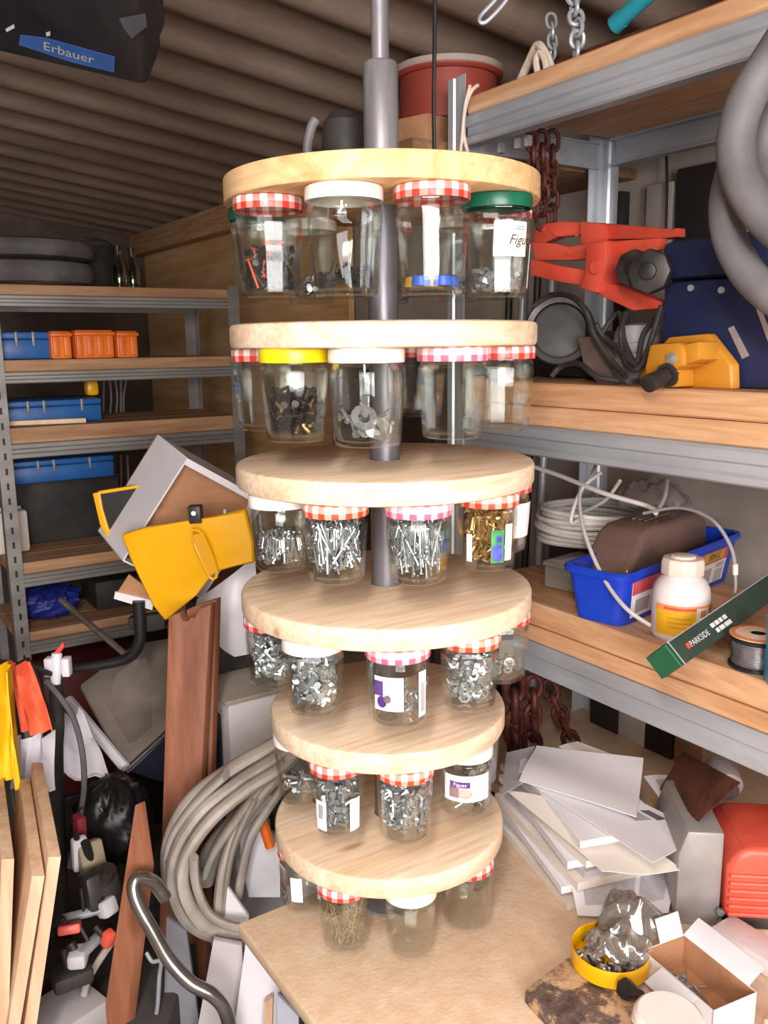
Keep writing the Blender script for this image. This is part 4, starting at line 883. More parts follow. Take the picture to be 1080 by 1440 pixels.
# ---------------------------------------------------------------- corner behind the carousel
t = thing('cupboard','dark brown cupboard in the corner between the two shelving units','cupboard',(1.36,2.12,0))
MB().box((1.46,2.02,.79),(.28,.5,1.58)).build('carcass', plain('dark_stain','#33231c','#4a342a',6,.6), t, .004)
for s_ in (-1,1): 
    d = MB().box((1.312,2.02+s_*.123,.8),(.016,.235,1.5)).build('door', plain('dark_stain','',''), t, .003); MB().cyl((1.304,2.02+s_*.03,.9),(1.285,2.02+s_*.03,.9),.012,n=12).build('knob', galv, d)
c = at(374,446,2.6); c = V((1.42,2.21,1.581)); t = thing('yellow_bottle','yellow bottle with a black cap on the corner cupboard','bottle',c)
MB().lathe([(0,0),(.03,0),(.032,.004),(.032,.08),(.012,.1),(.012,.11),(0,.11)],24,c).build('body', yellow_pl, t); MB().cyl(c+V((0,0,.108)),c+V((0,0,.13)),.014,n=16).build('cap', black_pl, t)
c = V((1.45,2.05,1.581)); t = crumple(c+V((0,0,.05)),.06,.08,.049,seed=8).build('navy_bag', navy, smooth=75); tag(t,'dark navy bag on the corner cupboard behind the second disc','bag')
for k in range(4):
    y = 1.76-.05*k; o = MB().cyl((1.50,y,0),(1.55,y-.01,1.95-.05*k),.009+.002*(k%2),n=12).build('steel_rod', galv if k % 2 else dark_mtl); tag(o,['thin galvanised rod','dark steel rod','second galvanised rod','second dark rod'][k and (4-k)]+' leaning against the wall behind the carousel','rod','rods behind the carousel')

# ---------------------------------------------------------------- hanging black case, top left
# flat black tool case slung under the roof, seen on its lower side
P00, P10 = at(-60,64,1.15), at(208,126,1.15)
P11 = at(246,-10,1.02); ex = (P10-P00); ey = (P11-P10); ey = ey - ex.normalized()*ey.dot(ex.normalized())*.75
nn = ex.cross(ey).normalized(); nn = nn if nn.dot(P10-EYEP) > 0 else -nn
hc = thing('tool_case','black plastic tool case with a blue name strip slung under the roof','case',P10)
MB().para(P00,ex,ey*1.6,nn*.07).build('shell', black_pl, hc, .012, 3)
MB().para(P00+ex*.02+nn*.071,ex*.96,ey*1.55,nn*.035).build('lid', black_soft, hc, .01)
exu, eyu = ex.normalized(), ey.normalized()
def onc(x,y,off=.0008):   # pixel -> point on the visible face
    v = ray(x,y); k = (P00-EYEP).dot(nn)/v.dot(nn); return EYEP+v*k-nn*off
st = MB().prism([onc(27,62),onc(29,48),onc(64,52),onc(162,79),onc(161,101),onc(100,86)],-nn*.0008).build('name_strip', plain('strip_blue','#29467a','#375a92',10,.45), hc, smooth=0)
tc_ = onc(97,73,.002); tx = (onc(125,81)-onc(72,66)).normalized(); ty = -(onc(97,86)-onc(97,60)).normalized()
text('Erbauer', .019, plain('strip_letters','#908b88','#a5a09c',20,.5), st, lambda x,y: tc_+tx*x+ty*y, 'name_lettering')
MB().prism([onc(8,40),onc(20,33),onc(21,38),onc(10,44)],-nn*.0006).build('label_scrap', paper_g, hc, smooth=0)
MB().prism([onc(65,45),onc(71,43),onc(71,49),onc(66,50)],-nn*.0006).build('label_scrap', paper_g, hc, smooth=0)
MB().prism([onc(168,25),onc(205,18),onc(207,36),onc(186,53),onc(175,40)],-nn*.0006).build('scuffed_patch', plain('scuff_grey','#3a393f','#4a494f',14,.5), hc, smooth=0)
for a in (.25,.75):
    pt = P00+ex*a+ey*.8+nn*.1; MB().tube([pt,V((pt.x,pt.y,(pt.z+ceil_z(pt.x))/2)),V((pt.x,pt.y,ceil_z(pt.x)-.01))],.006,8).build('strap', black_soft, hc)

# ---------------------------------------------------------------- clutter between the shelves and the bench
def poly_at(pts, d): return [at(x,y,d) for x,y in pts]
VD = lambda x,y: ray(x,y).normalized()
# open white carton with brown inside
A = at(263,644,1.95); B = at(372,704,2.02); Cc = at(178,792,1.95); e1 = B-A; e2 = Cc-A; e2 = e2-e1*(e2.dot(e1)/e1.dot(e1))*.9
e3 = (at(222,611,2.1)-A); th = .004
bx_ = thing('open_carton','white carton with bare brown inside, tipped over behind the yellow shell','carton',at(205,850,1.95))
n3 = e3.normalized(); n1_, n2_ = e1.normalized(), e2.normalized()
MB().para(A,e2,e3,n1_*th).build('left_panel', white_card, bx_, .001,1)
MB().para(A+n1_*th,e1,e3,n2_*th).build('top_panel', white_card, bx_, .001,1)
MB().para(A+e2-n2_*th,e1,e3,n2_*th).build('bottom_panel', white_card, bx_, .001,1)
MB().para(A+e1,e2,e3,n1_*th).build('right_panel', white_card, bx_, .001,1)
MB().para(A+e3,e1,e2,n3*th).build('back_panel', kraft, bx_, .001,1)
MB().para(A+e1*.02+e3*.25,e1*.97,e2*.97,n3*th).build('inner_flap', kraft, bx_, .001,1)
MB().para(A-n3*.001,e1,n2_*.016,-n3*.002).build('rim_strip', white_card, bx_, .0005,1)
# second flap under the carton
P = poly_at([(163,836),(181,808),(222,838),(215,846)],1.99); fl = thing('carton_scrap','torn brown carton scrap with a white edge under the yellow shell','carton',P[0]); MB().prism(P,FH*.006).build('card', kraft, fl); MB().prism(poly_at([(162,832),(216,845),(214,858),(160,842)],1.985),FH*.005).build('white_edge', white_card, fl)
# yellow shells
ys = thing('yellow_shell','bright yellow curved plastic shell with a slotted grip, facing forward','shell',at(232,874,1.85))
out = [(170,752),(205,742),(262,733),(300,727),(345,716),(356,760),(358,792),(330,797),(300,806),(276,838),(232,874),(214,852),(196,815),(182,785)]
def bowl(x,y): u_ = (x-170)/185; return 1.84 + .05*(u_-.5)**2*4
MB().prism([at(x,y,bowl(x,y)) for x,y in out],FH*.022+V((0,0,.0))).build('panel', yellow_pl, ys, .006,3)
yd = plain('yellow_plastic_deep','#d99a00','#e4a606',4,.4)
for pts in ([(269,752),(284,750),(305,803),(294,811)],): 
    rim = [at(x,y,1.838) for x,y in pts]; MB().tube(rim,.0035,6,3,closed=True).build('slot_rim', yellow_pl, ys)
    MB().prism([at(x,y,1.8395) for x,y in pts],-FH*.0006).build('slot_recess', yd, ys)
MB().prism(poly_at([(263,713),(281,712),(283,736),(266,737)],1.836),FH*.03).build('bracket', dark_mtl, ys, .002)
MB().cyl(at(272,722,1.836),at(272,722,1.828),.005,n=10).build('bracket_screw', galv, ys); MB().cyl(at(316,722,1.85),at(316,716,1.85),.004,n=10).build('pin', galv, ys)
ys2 = thing('yellow_shell','second shell, yellow rimmed with a black face, behind the carton','shell',at(156,770,2.05))
MB().prism(poly_at([(130,694),(140,692),(144,715),(152,742),(164,770),(156,769),(140,737)],2.05),FH*.02).build('rim', yellow_pl, ys2, .002)
MB().prism(poly_at([(140,693),(195,684),(195,760),(164,770),(152,742),(144,715)],2.055),FH*.012).build('face', black_pl, ys2); MB().prism(poly_at([(138,691),(195,682),(195,686),(140,695)],2.05),FH*.016).build('top_rim', yellow_pl, ys2)
# white curved plastic panel
def dome(u_,w_): return FH*(.10*((u_-.5)**2+(w_-.6)**2))
rows = quad_rows(at(272,852,1.95),at(352,792,1.95),at(372,925,1.95),at(262,935,1.98),10,8,lambda u_,w_: FH*(.12*((u_-.45)**2+(w_-.5)**2)))
t = MB().sheet(rows,.006).build('plastic_fairing', white_pl, smooth=60); tag(t,'white curved plastic fairing below the yellow shell, behind the plank','fairing')
# white panel behind the upper side of third disc
# dusty hood with a bright reflection, white trim on its left edge
hd = thing('machine_cover','dusty grey-brown sheet metal cover lying behind the plank','cover',at(178,1078,1.9))
dusty = plain('dusty_paint','#6f655d','#9a8f85',5,.32,.1,.03)
P = [at(112,962,2.05),at(190,905,2.25),at(240,896,2.25),at(240,1022,1.95),at(178,1080,1.88)]
MB().prism(P,V((0,0,-.02))).build('sheet', dusty, hd, .006)
E1, E2_ = at(96,984,2.0), at(176,1080,1.87); MB().tube([E1,lerp(E1,E2_,.5),E2_],.013,8,3).build('white_trim', white_pl, hd)
MB().prism([at(180,1084,1.885),at(240,1028,1.95),at(240,1096,1.95),at(225,1100,1.93)],FH*.02).build('dark_front', plain('dark_glass','#1b1f28','#272c37',6,.2), hd, .002)
MB().tube([at(178,1082,1.875),at(240,1025,1.94)],.006,8,2).build('front_trim', dark_mtl, hd)
P = [at(84,1022,1.8),at(100,990,1.85),at(140,1040,1.85),at(163,1110,1.75),at(120,1092,1.72)]
rows = quad_rows(at(84,1015,1.8),at(112,1000,1.85),at(163,1110,1.78),at(86,1084,1.75),8,8,lambda u_,w_:(0,0,.015*math.sin(u_*7+w_*3)+.008*math.sin(w_*13)))
t = MB().sheet(rows,.002).build('white_rag', plain('white_cloth','#cfcad2','#e2dee6',8,.85)); tag(t,'crumpled white cloth below the dusty cover','cloth')
# pale appliance behind the hose loops
q = at(320,990,1.82); ap = thing('appliance','pale grey boxy appliance with a dark glass side and dusty top','appliance',(q.x+.2,q.y+.15,0))
hz_ = q.z; MB().box((q.x+.21,q.y+.16,hz_/2),(.42,.32,hz_-.004)).build('cabinet', plain('appliance_white','#bdb6b4','#cfc9c8',6,.45), ap, .01)
MB().box((q.x+.21,q.y+.16,hz_+.004),(.44,.34,.012)).build('top_plate', plain('dusty_top','#83776b','#a4988b',7,.7), ap, .004)
MB().box((q.x-.006,q.y+.17,hz_-.17),(.012,.26,.26)).build('glass_door', plain('dark_glass','',''), ap, .003); MB().box((q.x-.013,q.y+.17,hz_-.15),(.006,.14,.16)).build('window_pane', plain('blue_grey_pane','#76808c','#8c96a2',4,.2), ap, .002)
zt5 = at(280,852,2.0).z; za = hz_+.011; tag(MB().box((q.x+.10,q.y+.22,(za+zt5)/2),(.16,.14,zt5-za)).build('metal_box', dark_mtl, bevel=.004),'dark metal box on the pale appliance, under the white carton','box')
# brown planks standing on end
def plank(lab, tl, tr, bl, br, d0, d1, thick, jag, mat):
    A, B = at(*tl,d0), at(*tr,d0); Cb, Db = at(*bl,d1), at(*br,d1)
    kA = A.z/(A.z-Cb.z); kB = B.z/(B.z-Db.z); Cf, Df = A+(Cb-A)*kA, B+(Db-B)*kB
    top = [lerp(A,B,t_) + (Cf-A).normalized()*j_ for t_, j_ in jag]
    return tag(MB().prism(top+[Df,Cf],FH*thick+RH*thick*.35).build('plank', mat, bevel=.0015), lab, 'plank')
plank('reddish brown plank with a splintered top standing before the dusty cover',(237,868),(296,852),(226,1230),(276,1230),1.72,1.66,.02,[(0,.0),(.25,-.004),(.32,.014),(.45,.020),(.55,.012),(.62,.018),(.72,.0),(1,-.003)],plank_red)
plank('second reddish brown plank standing right behind the splintered one',(262,858),(304,843),(250,1230),(293,1230),1.76,1.70,.02,[(0,0),(.5,-.002),(1,0)],plank_red)
# pointed leaning plank
P = poly_at([(190,1132),(203,1222),(194,1300),(152,1640),(108,1640),(150,1400)],1.42); P = [V((p.x,p.y,max(p.z,.002))) for p in P]
tag(MB().prism(P,FH*.015+RH*.014).build('plank', plank_red, bevel=.001),'narrow reddish plank with a pointed end leaning at the lower left','plank')
# plywood offcuts standing on edge at the lower left
def offcut(nx, ny, fx, fy, d1, d2, bx, lab, th_=.02):
    Nn = at(nx,ny,d1); Ff = at(fx,fy,d2); Nb = at(bx,1440,d1); k = Nn.z/(Nn.z-Nb.z); Nf = Nn+(Nb-Nn)*k; Fb = Ff+(Nf-Nn); Fb.z = Nf.z = .001
    tag(MB().prism([Nn,Ff,Fb,Nf],-RH*th_-V((0,0,0))).build('plywood_offcut', ply_z, bevel=.001), lab, 'plywood')
offcut(86,1205,60,1072,1.22,1.52,52,'plywood offcut standing on edge, rightmost of the row at the lower left')
offcut(63,1232,42,1095,1.20,1.5,29,'plywood offcut standing on edge, second from the right at the lower left')
offcut(20,1208,4,1085,1.22,1.52,12,'plywood offcut standing on edge, second from the left at the lower left')
offcut(-14,1230,-30,1100,1.20,1.5,-22,'plywood offcut standing on edge, cut off by the left frame edge')
# hi-vis vest and orange rag
def fold(a_,f1,f2): return lambda u_,w_: FH*(a_*(math.sin(u_*f1)+.6*math.sin(u_*f2+w_*3)))
rows = quad_rows(at(-20,930,1.55),at(18,938,1.55),at(32,1105,1.5),at(-20,1085,1.5),14,12,fold(.018,11,23))
t = MB().sheet(rows,.0025).build('yellow_vest', plain('hi_vis_yellow','#e0b400','#f0c814',9,.7), smooth=60); tag(t,'bright yellow vest hanging at the left edge','vest')
rows = quad_rows(at(8,932,1.6),at(40,932,1.6),at(72,1030,1.57),at(30,1030,1.57),12,10,fold(.012,9,19))
t = MB().sheet(rows,.0025).build('orange_rag', plain('hi_vis_orange','#d9512e','#ee6a44',9,.75), smooth=60); tag(t,'orange cloth hanging between the yellow vest and the black post','cloth')
rows = quad_rows(at(18,1040,1.62),at(74,1030,1.62),at(78,1110,1.6),at(14,1110,1.6),12,10,fold(.014,13,21))
t = MB().sheet(rows,.002).build('white_rag', plain('white_cloth','',''), smooth=60); tag(t,'dirty white cloth below the orange one at the left edge','cloth')
# black bent handle tube with a white valve and red lever
hb = thing('bent_tube','black bent tubular bar rising beside the lowest left shelf beam','tube',at(195,935,1.98))
MB().tube([at(50,938,1.98),at(100,940,1.98),at(150,934,1.98),at(182,924,1.98),at(196,903,1.98),at(197,880,1.98),at(195,845,1.98)],[.011,.011,.012,.013,.014,.014,.015],12).build('tube', black_pl, hb)
MB().cyl(at(85,843,2.1),at(178,922,2.0),.008,n=14).build('shiny_rod', chrome, hb); MB().prism(poly_at([(178,870),(232,862),(232,885),(205,890),(182,886)],2.0),FH*.03).build('bracket', black_soft, hb, .004)
vv = thing('hose_valve','white plastic valve with a red lever on top of the black post','valve',at(80,955,1.75))
MB().box(at(82,937,1.75),(.048,.03,.03),rotz(-YAW)).build('body', white_pl, vv, .006); MB().cyl(at(80,918,1.74),at(78,962,1.73),.011,n=14).build('stem', white_pl, vv, .002)
MB().prism(poly_at([(72,922),(88,903),(90,910),(80,924)],1.735),FH*.012).build('lever', red_paint, vv, .002)
for s_ in (-1,1): MB().box(at(82+s_*12,937,1.735),(.016,.024,.04),rotz(-YAW)).build('collar', white_pl, vv, .003)
bp = thing('black_post','black wrapped post standing under the white valve','post',at(80,1200,1.74)); bp.location.z = 0
T0 = at(79,958,1.745); MB().tube([T0,at(80,1020,1.745),at(77,1080,1.745),V((at(76,1180,1.745).x,at(76,1180,1.745).y,.4)),V((at(76,1180,1.745).x,at(76,1180,1.745).y,.0))],[.014,.016,.019,.02,.02],12).build('shaft', black_soft, bp)
MB().tube([at(79,950,1.745),at(30,936,1.64),at(-40,926,1.55)],.006,8).build('hanging_bar', black_soft, bp)
tag(MB().tube([at(64,958,1.7),at(84,980,1.69),at(104,1012,1.68),at(116,1060,1.66),at(118,1110,1.64),at(110,1160,1.62),at(98,1220,1.6)],.006,8).build('grey_hose', plain('dark_hose','#4b484a','#625f60',10,.6)),'thin dark grey hose curving down beside the black post','hose')
tag(MB().tube([at(34,928,1.66),at(44,950,1.66),at(62,1000,1.66),at(70,1015,1.67)],.012,8).build('dark_strap', black_soft),'dark strap behind the orange cloth','strap')
# black sack and small tools on the floor
t = crumple(at(158,1140,1.76)+V((0,0,-.02)),.09,.1,.1,seed=11).build('black_sack', plain('black_film','#0f0e10','#1d1b1d',6,.4), smooth=75); tag(t,'crumpled black plastic sack below the white cloth','sack')
zf = t.location.z
t = MB().box((t.location.x+.1,t.location.y+.05,zf/2-.01),(.2,.24,zf-.04)).build('dark_chest', dark_mtl, bevel=.01); t.location.z = 0.0; tag(t,'dark chest on the floor under the black sack','chest')
junk = [((130,1215),1.55,(.05,.03,.09),plain('junk_tan','#8d8068','#a3967c',9,.6),'tan wooden grip of a brush in the dark pile at the lower left','paint_brush'),
 ((112,1165),1.6,(.02,.03,.06),plain('junk_crimson','#7a2430','#93303c',9,.5),'crimson tool grip in the dark pile at the lower left','tool_grip'),
 ((112,1200),1.55,(.03,.02,.07),white_pl,'white plastic piece in the dark pile at the lower left','plastic_piece'),
 ((140,1250),1.5,(.07,.05,.08),dark_mtl,'dark machine part in the pile at the lower left','machine_part'),
 ((150,1275),1.48,(.035,.03,.035),paper_g,'small grey box in the dark pile at the lower left','small_box'),
 ((98,1305),1.42,(.04,.03,.018),red_paint,'red plastic clip in the dark pile at the lower left','plastic_clip'),
 ((152,1320),1.42,(.02,.02,.034),red_paint,'round red stopper in the dark pile at the lower left','stopper'),
 ((128,1328),1.42,(.06,.02,.014),galv,'shiny steel bar in the dark pile at the lower left','steel_bar'),
 ((110,1345),1.4,(.034,.04,.03),paper_g,'pale square fitting in the dark pile at the lower left','fitting'),
 ((118,1285),1.46,(.08,.015,.012),galv,'thin steel strip in the dark pile at the lower left','steel_strip'),
 ((100,1370),1.4,(.07,.06,.03),black_soft,'black block in the dark pile at the lower left','block')]
base_z = min(at(p[0],p[1],d).z for p,d,*_ in junk)
for (p,d,sz,m_,lab,nm) in junk:
    c = at(*p,d); t = thing(nm,lab,'tool part',c); MB().box(c,sz,rotz(rnd.uniform(-.8,.8)) @ Matrix.Rotation(rnd.uniform(-.6,.6),3,'X')).build('body', m_, t, min(sz)*.25); MB().cyl(c+V((0,0,-.005)),c+V((rnd.uniform(-.02,.02),rnd.uniform(-.02,.02),max(sz)*.62)),min(sz)*.3,n=10).build('peg', dark_mtl, t)
c = at(110,1440,1.42); tag(MB().box((c.x,c.y,.2),(.34,.5,.40),rotz(-YAW)).build('floor_box', plain('box_grey_dark','#3a3634','#4d4845',6,.8), bevel=.01),'dark box on the floor under the pile of tools','box')
c = at(95,1420,1.42); tag(MB().box((c.x,c.y,c.z-.01),(.11,.11,.05),rotz(.3)).build('pale_box', plain('pale_grey_box','#a49f9f','#b8b3b2',5,.6), bevel=.004),'pale grey box at the bottom edge, left of the pointed plank','box')
tag(MB().tube([at(178,1300,1.45),at(150,1335,1.45),at(125,1375,1.44),at(118,1400,1.43)],.007,8).build('dull_tube', hose_tan),'dull brown tube slanting behind the pointed plank','tube')
# coil of flat dusty hose left of the bench
hc2 = thing('hose_coil','dusty grey flat hose coiled in big loops left of the bench','hose',at(300,1330,1.5))
loops = [([(440,1020),(395,1062),(340,1098),(285,1140),(250,1195),(243,1245),(262,1290),(300,1312),(345,1312),(400,1305)],1.52,.019),
         ([(440,1035),(398,1078),(345,1112),(295,1155),(262,1205),(258,1250),(280,1292),(315,1308),(400,1318)],1.49,.017),
         ([(440,1010),(390,1045),(330,1080),(270,1125),(241,1180),(238,1225),(246,1262)],1.56,.022),
         ([(272,1205),(276,1245),(292,1282),(318,1300),(350,1306)],1.46,.012),
         ([(395,1085),(350,1140),(325,1190),(312,1240),(308,1290)],1.52,.017),
         ([(405,1095),(375,1140),(352,1180),(338,1240),(330,1290)],1.55,.013),
         ([(380,1105),(330,1160),(298,1200),(285,1240)],1.57,.03),
         ([(300,1318),(345,1326),(400,1325)],1.5,.018)]
for pts, d, r_, m9, lb9 in (([(385,1080),(340,1140),(305,1190),(290,1225)],1.535,.03,hose_tan,'broad flattened strip'),([(360,1120),(332,1180),(320,1235),(316,1280)],1.515,.02,hose_tan,'flattened strip'),([(318,1088),(275,1128),(246,1168),(236,1200)],1.535,.026,plain('pale_strap','#aaa29c','#c2bab4',12,.6),'pale flat strip')):
    o = MB().tube([at(x,y,d) for x,y in pts],r_,12,6,flat=.3).build('flat_strip', m9, hc2); o['label'] = lb9+' of the hose'
for pts, d, r_ in loops: MB().tube([at(x,y,d+.015*math.sin(i)) for i,(x,y) in enumerate(pts)],r_,10,6,flat=.75).build('loop', hose_tan, hc2)
tag(MB().tube([at(395,1040,1.62),at(370,1055,1.62),at(335,1075,1.62),at(315,1110,1.6),at(306,1135,1.58)],.012,8).build('black_strap', black_soft),'black strap looping over the top of the dusty hose coil','strap')
# chromed bent pipe
cp = thing('chrome_pipe','bent chromed pipe rising in front of the pointed plank','pipe',at(330,1440,1.3)); 
MB().tube([at(232,1262,1.40),at(215,1240,1.39),at(196,1235,1.38),at(188,1246,1.37),at(194,1272,1.36),at(215,1310,1.35),at(238,1350,1.34),at(268,1382,1.33),at(300,1400,1.33),at(318,1425,1.33),at(324,1470,1.33),at(318,1560,1.33)],.0125,14).build('pipe', chrome, cp)
MB().lathe([(.0125,0),(.016,0),(.016,.012),(.0125,.012)],20,at(324,1468,1.33),closed=True).build('collar', chrome, cp)
tag(MB().tube([at(206,1340,1.45),at(214,1352,1.44),at(226,1352,1.44),at(224,1375,1.44),at(222,1410,1.44),at(220,1425,1.44)],.004,8).build('key_ring', galv),'thin steel hook with a hanging tag below the chromed pipe','hook')
# white foam sheets under the bench edge
zf_ = lambda p: V((p.x,p.y,max(p.z,.002)))
for k,(pts,d,m_,lab,w_) in enumerate([([(338,1150),(356,1150),(394,1192),(394,1262),(350,1262),(338,1210)],1.62,white_pl,'white foam sheet, highest of those under the bench corner',.02),
 ([(318,1245),(350,1290),(345,1330),(312,1318)],1.5,white_card,'white card strip between the hose coil and the bench corner',.01),
 ([(300,1322),(340,1330),(360,1700),(240,1700)],1.45,plain('foam_grey','#b4adad','#c6bfbf',5,.6),'grey-white sheet standing below the hose coil',.012),
 ([(345,1328),(392,1372),(395,1410),(385,1700),(350,1700),(330,1440)],1.42,white_pl,'white sheet standing under the bench edge, rightmost',.015),
 ([(234,1290),(262,1310),(280,1440),(275,1700),(228,1700)],1.5,plain('board_grey','#76747a','#8a888e',5,.6),'grey board standing behind the chromed pipe',.012),
 ([(390,1400),(420,1430),(420,1720),(385,1720)],1.36,plain('pale_blue_grey','#a9abb8','#bcbecb',5,.6),'bluish white sheet under the bench edge near the bottom',.012)]):
    tag(MB().prism([zf_(p) for p in poly_at(pts,d)],FH*w_).build('foam_sheet', m_, bevel=.001), lab, 'sheet')
tag(MB().prism([zf_(p) for p in poly_at([(372,1410),(384,1402),(380,1500),(368,1500)],1.40)],FH*.01).build('wood_strip', ply_z),'thin wooden strip against the white sheet under the bench','strip')
tag(MB().tube([at(366,1146,1.6),at(372,1165,1.6),at(380,1190,1.6)],.011,8).build('orange_grip', orange_pl),'orange grip glimpsed behind the fifth disc','grip')
tag(crumple(at(405,1130,1.72),.05,.05,.08,seed=21).build('black_bag', black_soft, smooth=75),'dark bag glimpsed between the hose coil and the lower discs','bag')
# ---------------------------------------------------------------- bench and what lies on it
ben = thing('workbench','workbench with a pale plywood top under the carousel','workbench',(.95,.5,0))
ZB = BENCH
MB().box(((.458+1.06)/2,.37,ZB-.011),(1.06-.458,1.50,.022)).build('plywood_top', ply, ben, .004)
MB().box(((1.063+1.56)/2,.55,ZB-.011),(1.56-1.063,1.9,.022)).build('rear_top', ply, ben, .002)
for x in (.82,1.5):
    for y in (-.3,1.05): MB().box((x,y,(ZB-.022)/2),(.06,.06,ZB-.022)).build('leg', pine_dark, ben, .003)
MB().box((.82,.37,ZB-.065),(.04,1.29,.08)).build('apron', pine_dark, ben, .002)
# stack of catalogues and papers
pp = [('catalogue',paper_w,.012),('catalogue',paper_g,.014),('catalogue',paper,.012),('catalogue',paper_w,.014),('catalogue',paper_g,.012),('catalogue',paper,.013),('catalogue',paper_w,.012),('catalogue',paper_g,.012),('catalogue',paper,.012)]
z = ZB+.0005; ords = ['lowest','second lowest','third lowest','fourth lowest','middle','fourth from the top','third from the top','second from the top','topmost']
base_c = V((1.005,.965,0))
def book(cx, cy, z, l, w_, th_, rot, sag, mat, name, lab, cat, group=None, cover=True):
    R_ = rotz(rot); rows = []
    for i in range(9):
        r = []
        for j in range(7):
            x, y = (i/8-.5)*l, (j/6-.5)*w_
            p = V((cx,cy,z+th_/2)) + R_ @ V((x,y,0)); p.z += sag(i/8,j/6); r.append(p)
        rows.append(r)
    o = MB().sheet(rows, th_).build(name, mat, smooth=40); tag(o, lab, cat, group); return o, R_
for k, (nm, m_, th_) in enumerate(pp):
    l, w_ = .285-.006*(k%3), .152; rot = 1.30+.07*math.sin(k*2.2); cx, cy = base_c.x+.006*math.sin(k*1.9)+.003*k, base_c.y+.008*math.cos(k*2.7)
    book(cx,cy,z,l,w_,th_,rot,lambda u_,w2,k=k: -.004*(1-u_)**2*(k/8)-.003*(w2-.5)**2*(k%3),m_,'catalogue','catalogue in the bench paper stack, %s of nine' % ords[k],'catalogue','stack of catalogues')
    z += th_+.0006
def sheet_on(pts, zz, mat, lab, name='paper_sheet', curl=.0, th_=.0012, prints=()):
    P = [onz(x,y,h) for (x,y),h in zip(pts,zz)]
    rows = quad_rows(P[0],P[1],P[2],P[3],10,8,lambda u_,w_: V((0,0,curl*math.sin(u_*5+w_*2))))
    t = thing(name,lab,'paper',min(P,key=lambda p:p.z)); MB().sheet(rows,th_).build('leaf', mat, t, smooth=60)
    for (u0,u1,w0,w1,m2) in prints:
        f = lambda u_,w_: lerp(lerp(P[0],P[1],u_),lerp(P[3],P[2],u_),w_)+V((0,0,curl*math.sin(u_*5+w_*2)+.0012))
        rr = [[f(u0+(u1-u0)*i/4,w0+(w1-w0)*j/3) for j in range(4)] for i in range(5)]; MB().sheet(rr,.0004).build('print_block', m2, t, smooth=60)
ZP = z
ink = plain('print_ink','#55515a','#6d6970',30,.6); faint = plain('print_faint','#b3aeb4','#c6c1c7',60,.6)
# sheets slid forward over the edge of the stack
sheet_on([(800,1228),(958,1190),(940,1285),(812,1290)],[ZB+.045,ZB+.045,ZB+.012,ZB+.012],paper,'printed sheet hanging down the front of the paper stack',curl=.003,prints=[(.1,.6,.2,.8,faint),(.65,.92,.1,.8,faint)])
sheet_on([(712,1112),(846,1140),(960,1225),(846,1228)],[ZP-.01]*2+[ZP-.03]*2,paper_w,'cream brochure lying across the paper stack',curl=.004)
sheet_on([(726,1090),(890,1120),(985,1170),(918,1216)],[ZP+.001]*4,paper,'white brochure with grey print blocks on the paper stack',curl=.003,prints=[(.55,.75,.35,.6,paper_g),(.8,.9,.4,.62,ink),(.3,.4,.1,.3,ink),(.84,.95,.8,.86,ink)])
sheet_on([(905,1092),(962,1090),(985,1150),(968,1180)],[ZP+.004]*4,paper,'bluish printed sheet at the right of the paper stack',curl=.002,prints=[(.2,.8,.1,.4,faint)])
sheet_on([(730,1098),(755,1046),(905,1068),(895,1152)],[ZP+.008,ZP+.012,ZP+.02,ZP+.012],paper,'plain white folded sheet on top of the paper stack',curl=.004)
sheet_on([(706,1118),(712,1058),(752,1050),(742,1098)],[ZP+.004]*4,plain('print_band','#a39ea2','#c0bbbf',14,.5),'glossy grey cover peeking from under the folded white sheet',curl=.001,prints=[(.3,.7,.55,.8,paper)])
sheet_on([(786,1050),(812,1042),(862,1062),(850,1074)],[ZP+.01]*4,paper_w,'corner of a cream sheet behind the folded white sheet',curl=.001)
# boards standing behind the papers, under the lower shelf
for (xa,xb,m_,lab) in ((828,868,_mats['black_board'],'black board standing behind the paper stack, next to the chains'),(868,906,concrete,'grey board standing behind the paper stack between two black ones'),(906,945,_mats['black_board'],'black board standing behind the rusty plate'),(948,990,pine_dark,'brown board standing behind the rusty plate, rightmost of the row')):
    A, B = onx(xa,1040,1.43), onx(xb,1040,1.43); tag(MB().box((1.437,(A.y+B.y)/2,ZB+.0005+.115),(.014,abs(A.y-B.y)-.002,.23)).build('standing_board', m_, bevel=.001), lab, 'board')
# rusty plate
P = [onz(930,1105,ZP+.03),onz(980,1152,ZP+.002),onz(1042,1098,ZP+.05),onz(950,1058,ZP+.07)]
P = [onx(928,1108,1.12),onx(983,1154,1.04),onx(1042,1100,1.06),onx(960,1056,1.18)]
tag(MB().prism(P,V((.004,.004,-.006))).build('rusty_plate', rust, bevel=.001),'rust-brown steel plate lying over the right end of the paper stack','plate')
# grinder-like machine: grey casting with a red ribbed cover
mc = thing('bench_machine','grey cast machine with a red ribbed cover at the right edge of the bench','machine',onz(1010,1330,ZB))
O = onz(943,1312,ZB); E = onz(1030,1345,ZB); u2 = RH*.95-FH*.1; u2.normalize(); v2 = V((-u2.y,u2.x,0))
gcast = plain('dusty_casting','#8a8583','#aea8a4',7,.55,.3,.08)
O = onz(948,1300,ZB)
zt_ = .155
MB().prism([O,O+u2*.066,O+u2*.066+V((0,0,zt_)),O+u2*.012+V((0,0,zt_)),O+u2*.0+V((0,0,zt_*.75))],v2*.16).build('casting', gcast, mc, .006)
0 and MB().prism([O+V((0,0,zt_-.002))+v2*.02+u2*.01,O+V((0,0,zt_-.002))+v2*.02+u2*.09,O+V((0,0,zt_+.03))+v2*.1+u2*.09,O+V((0,0,zt_+.03))+v2*.1+u2*.01],v2*.05).build('shoulder', gcast, mc, .006)
Rr = O+u2*.069-v2*.012; 
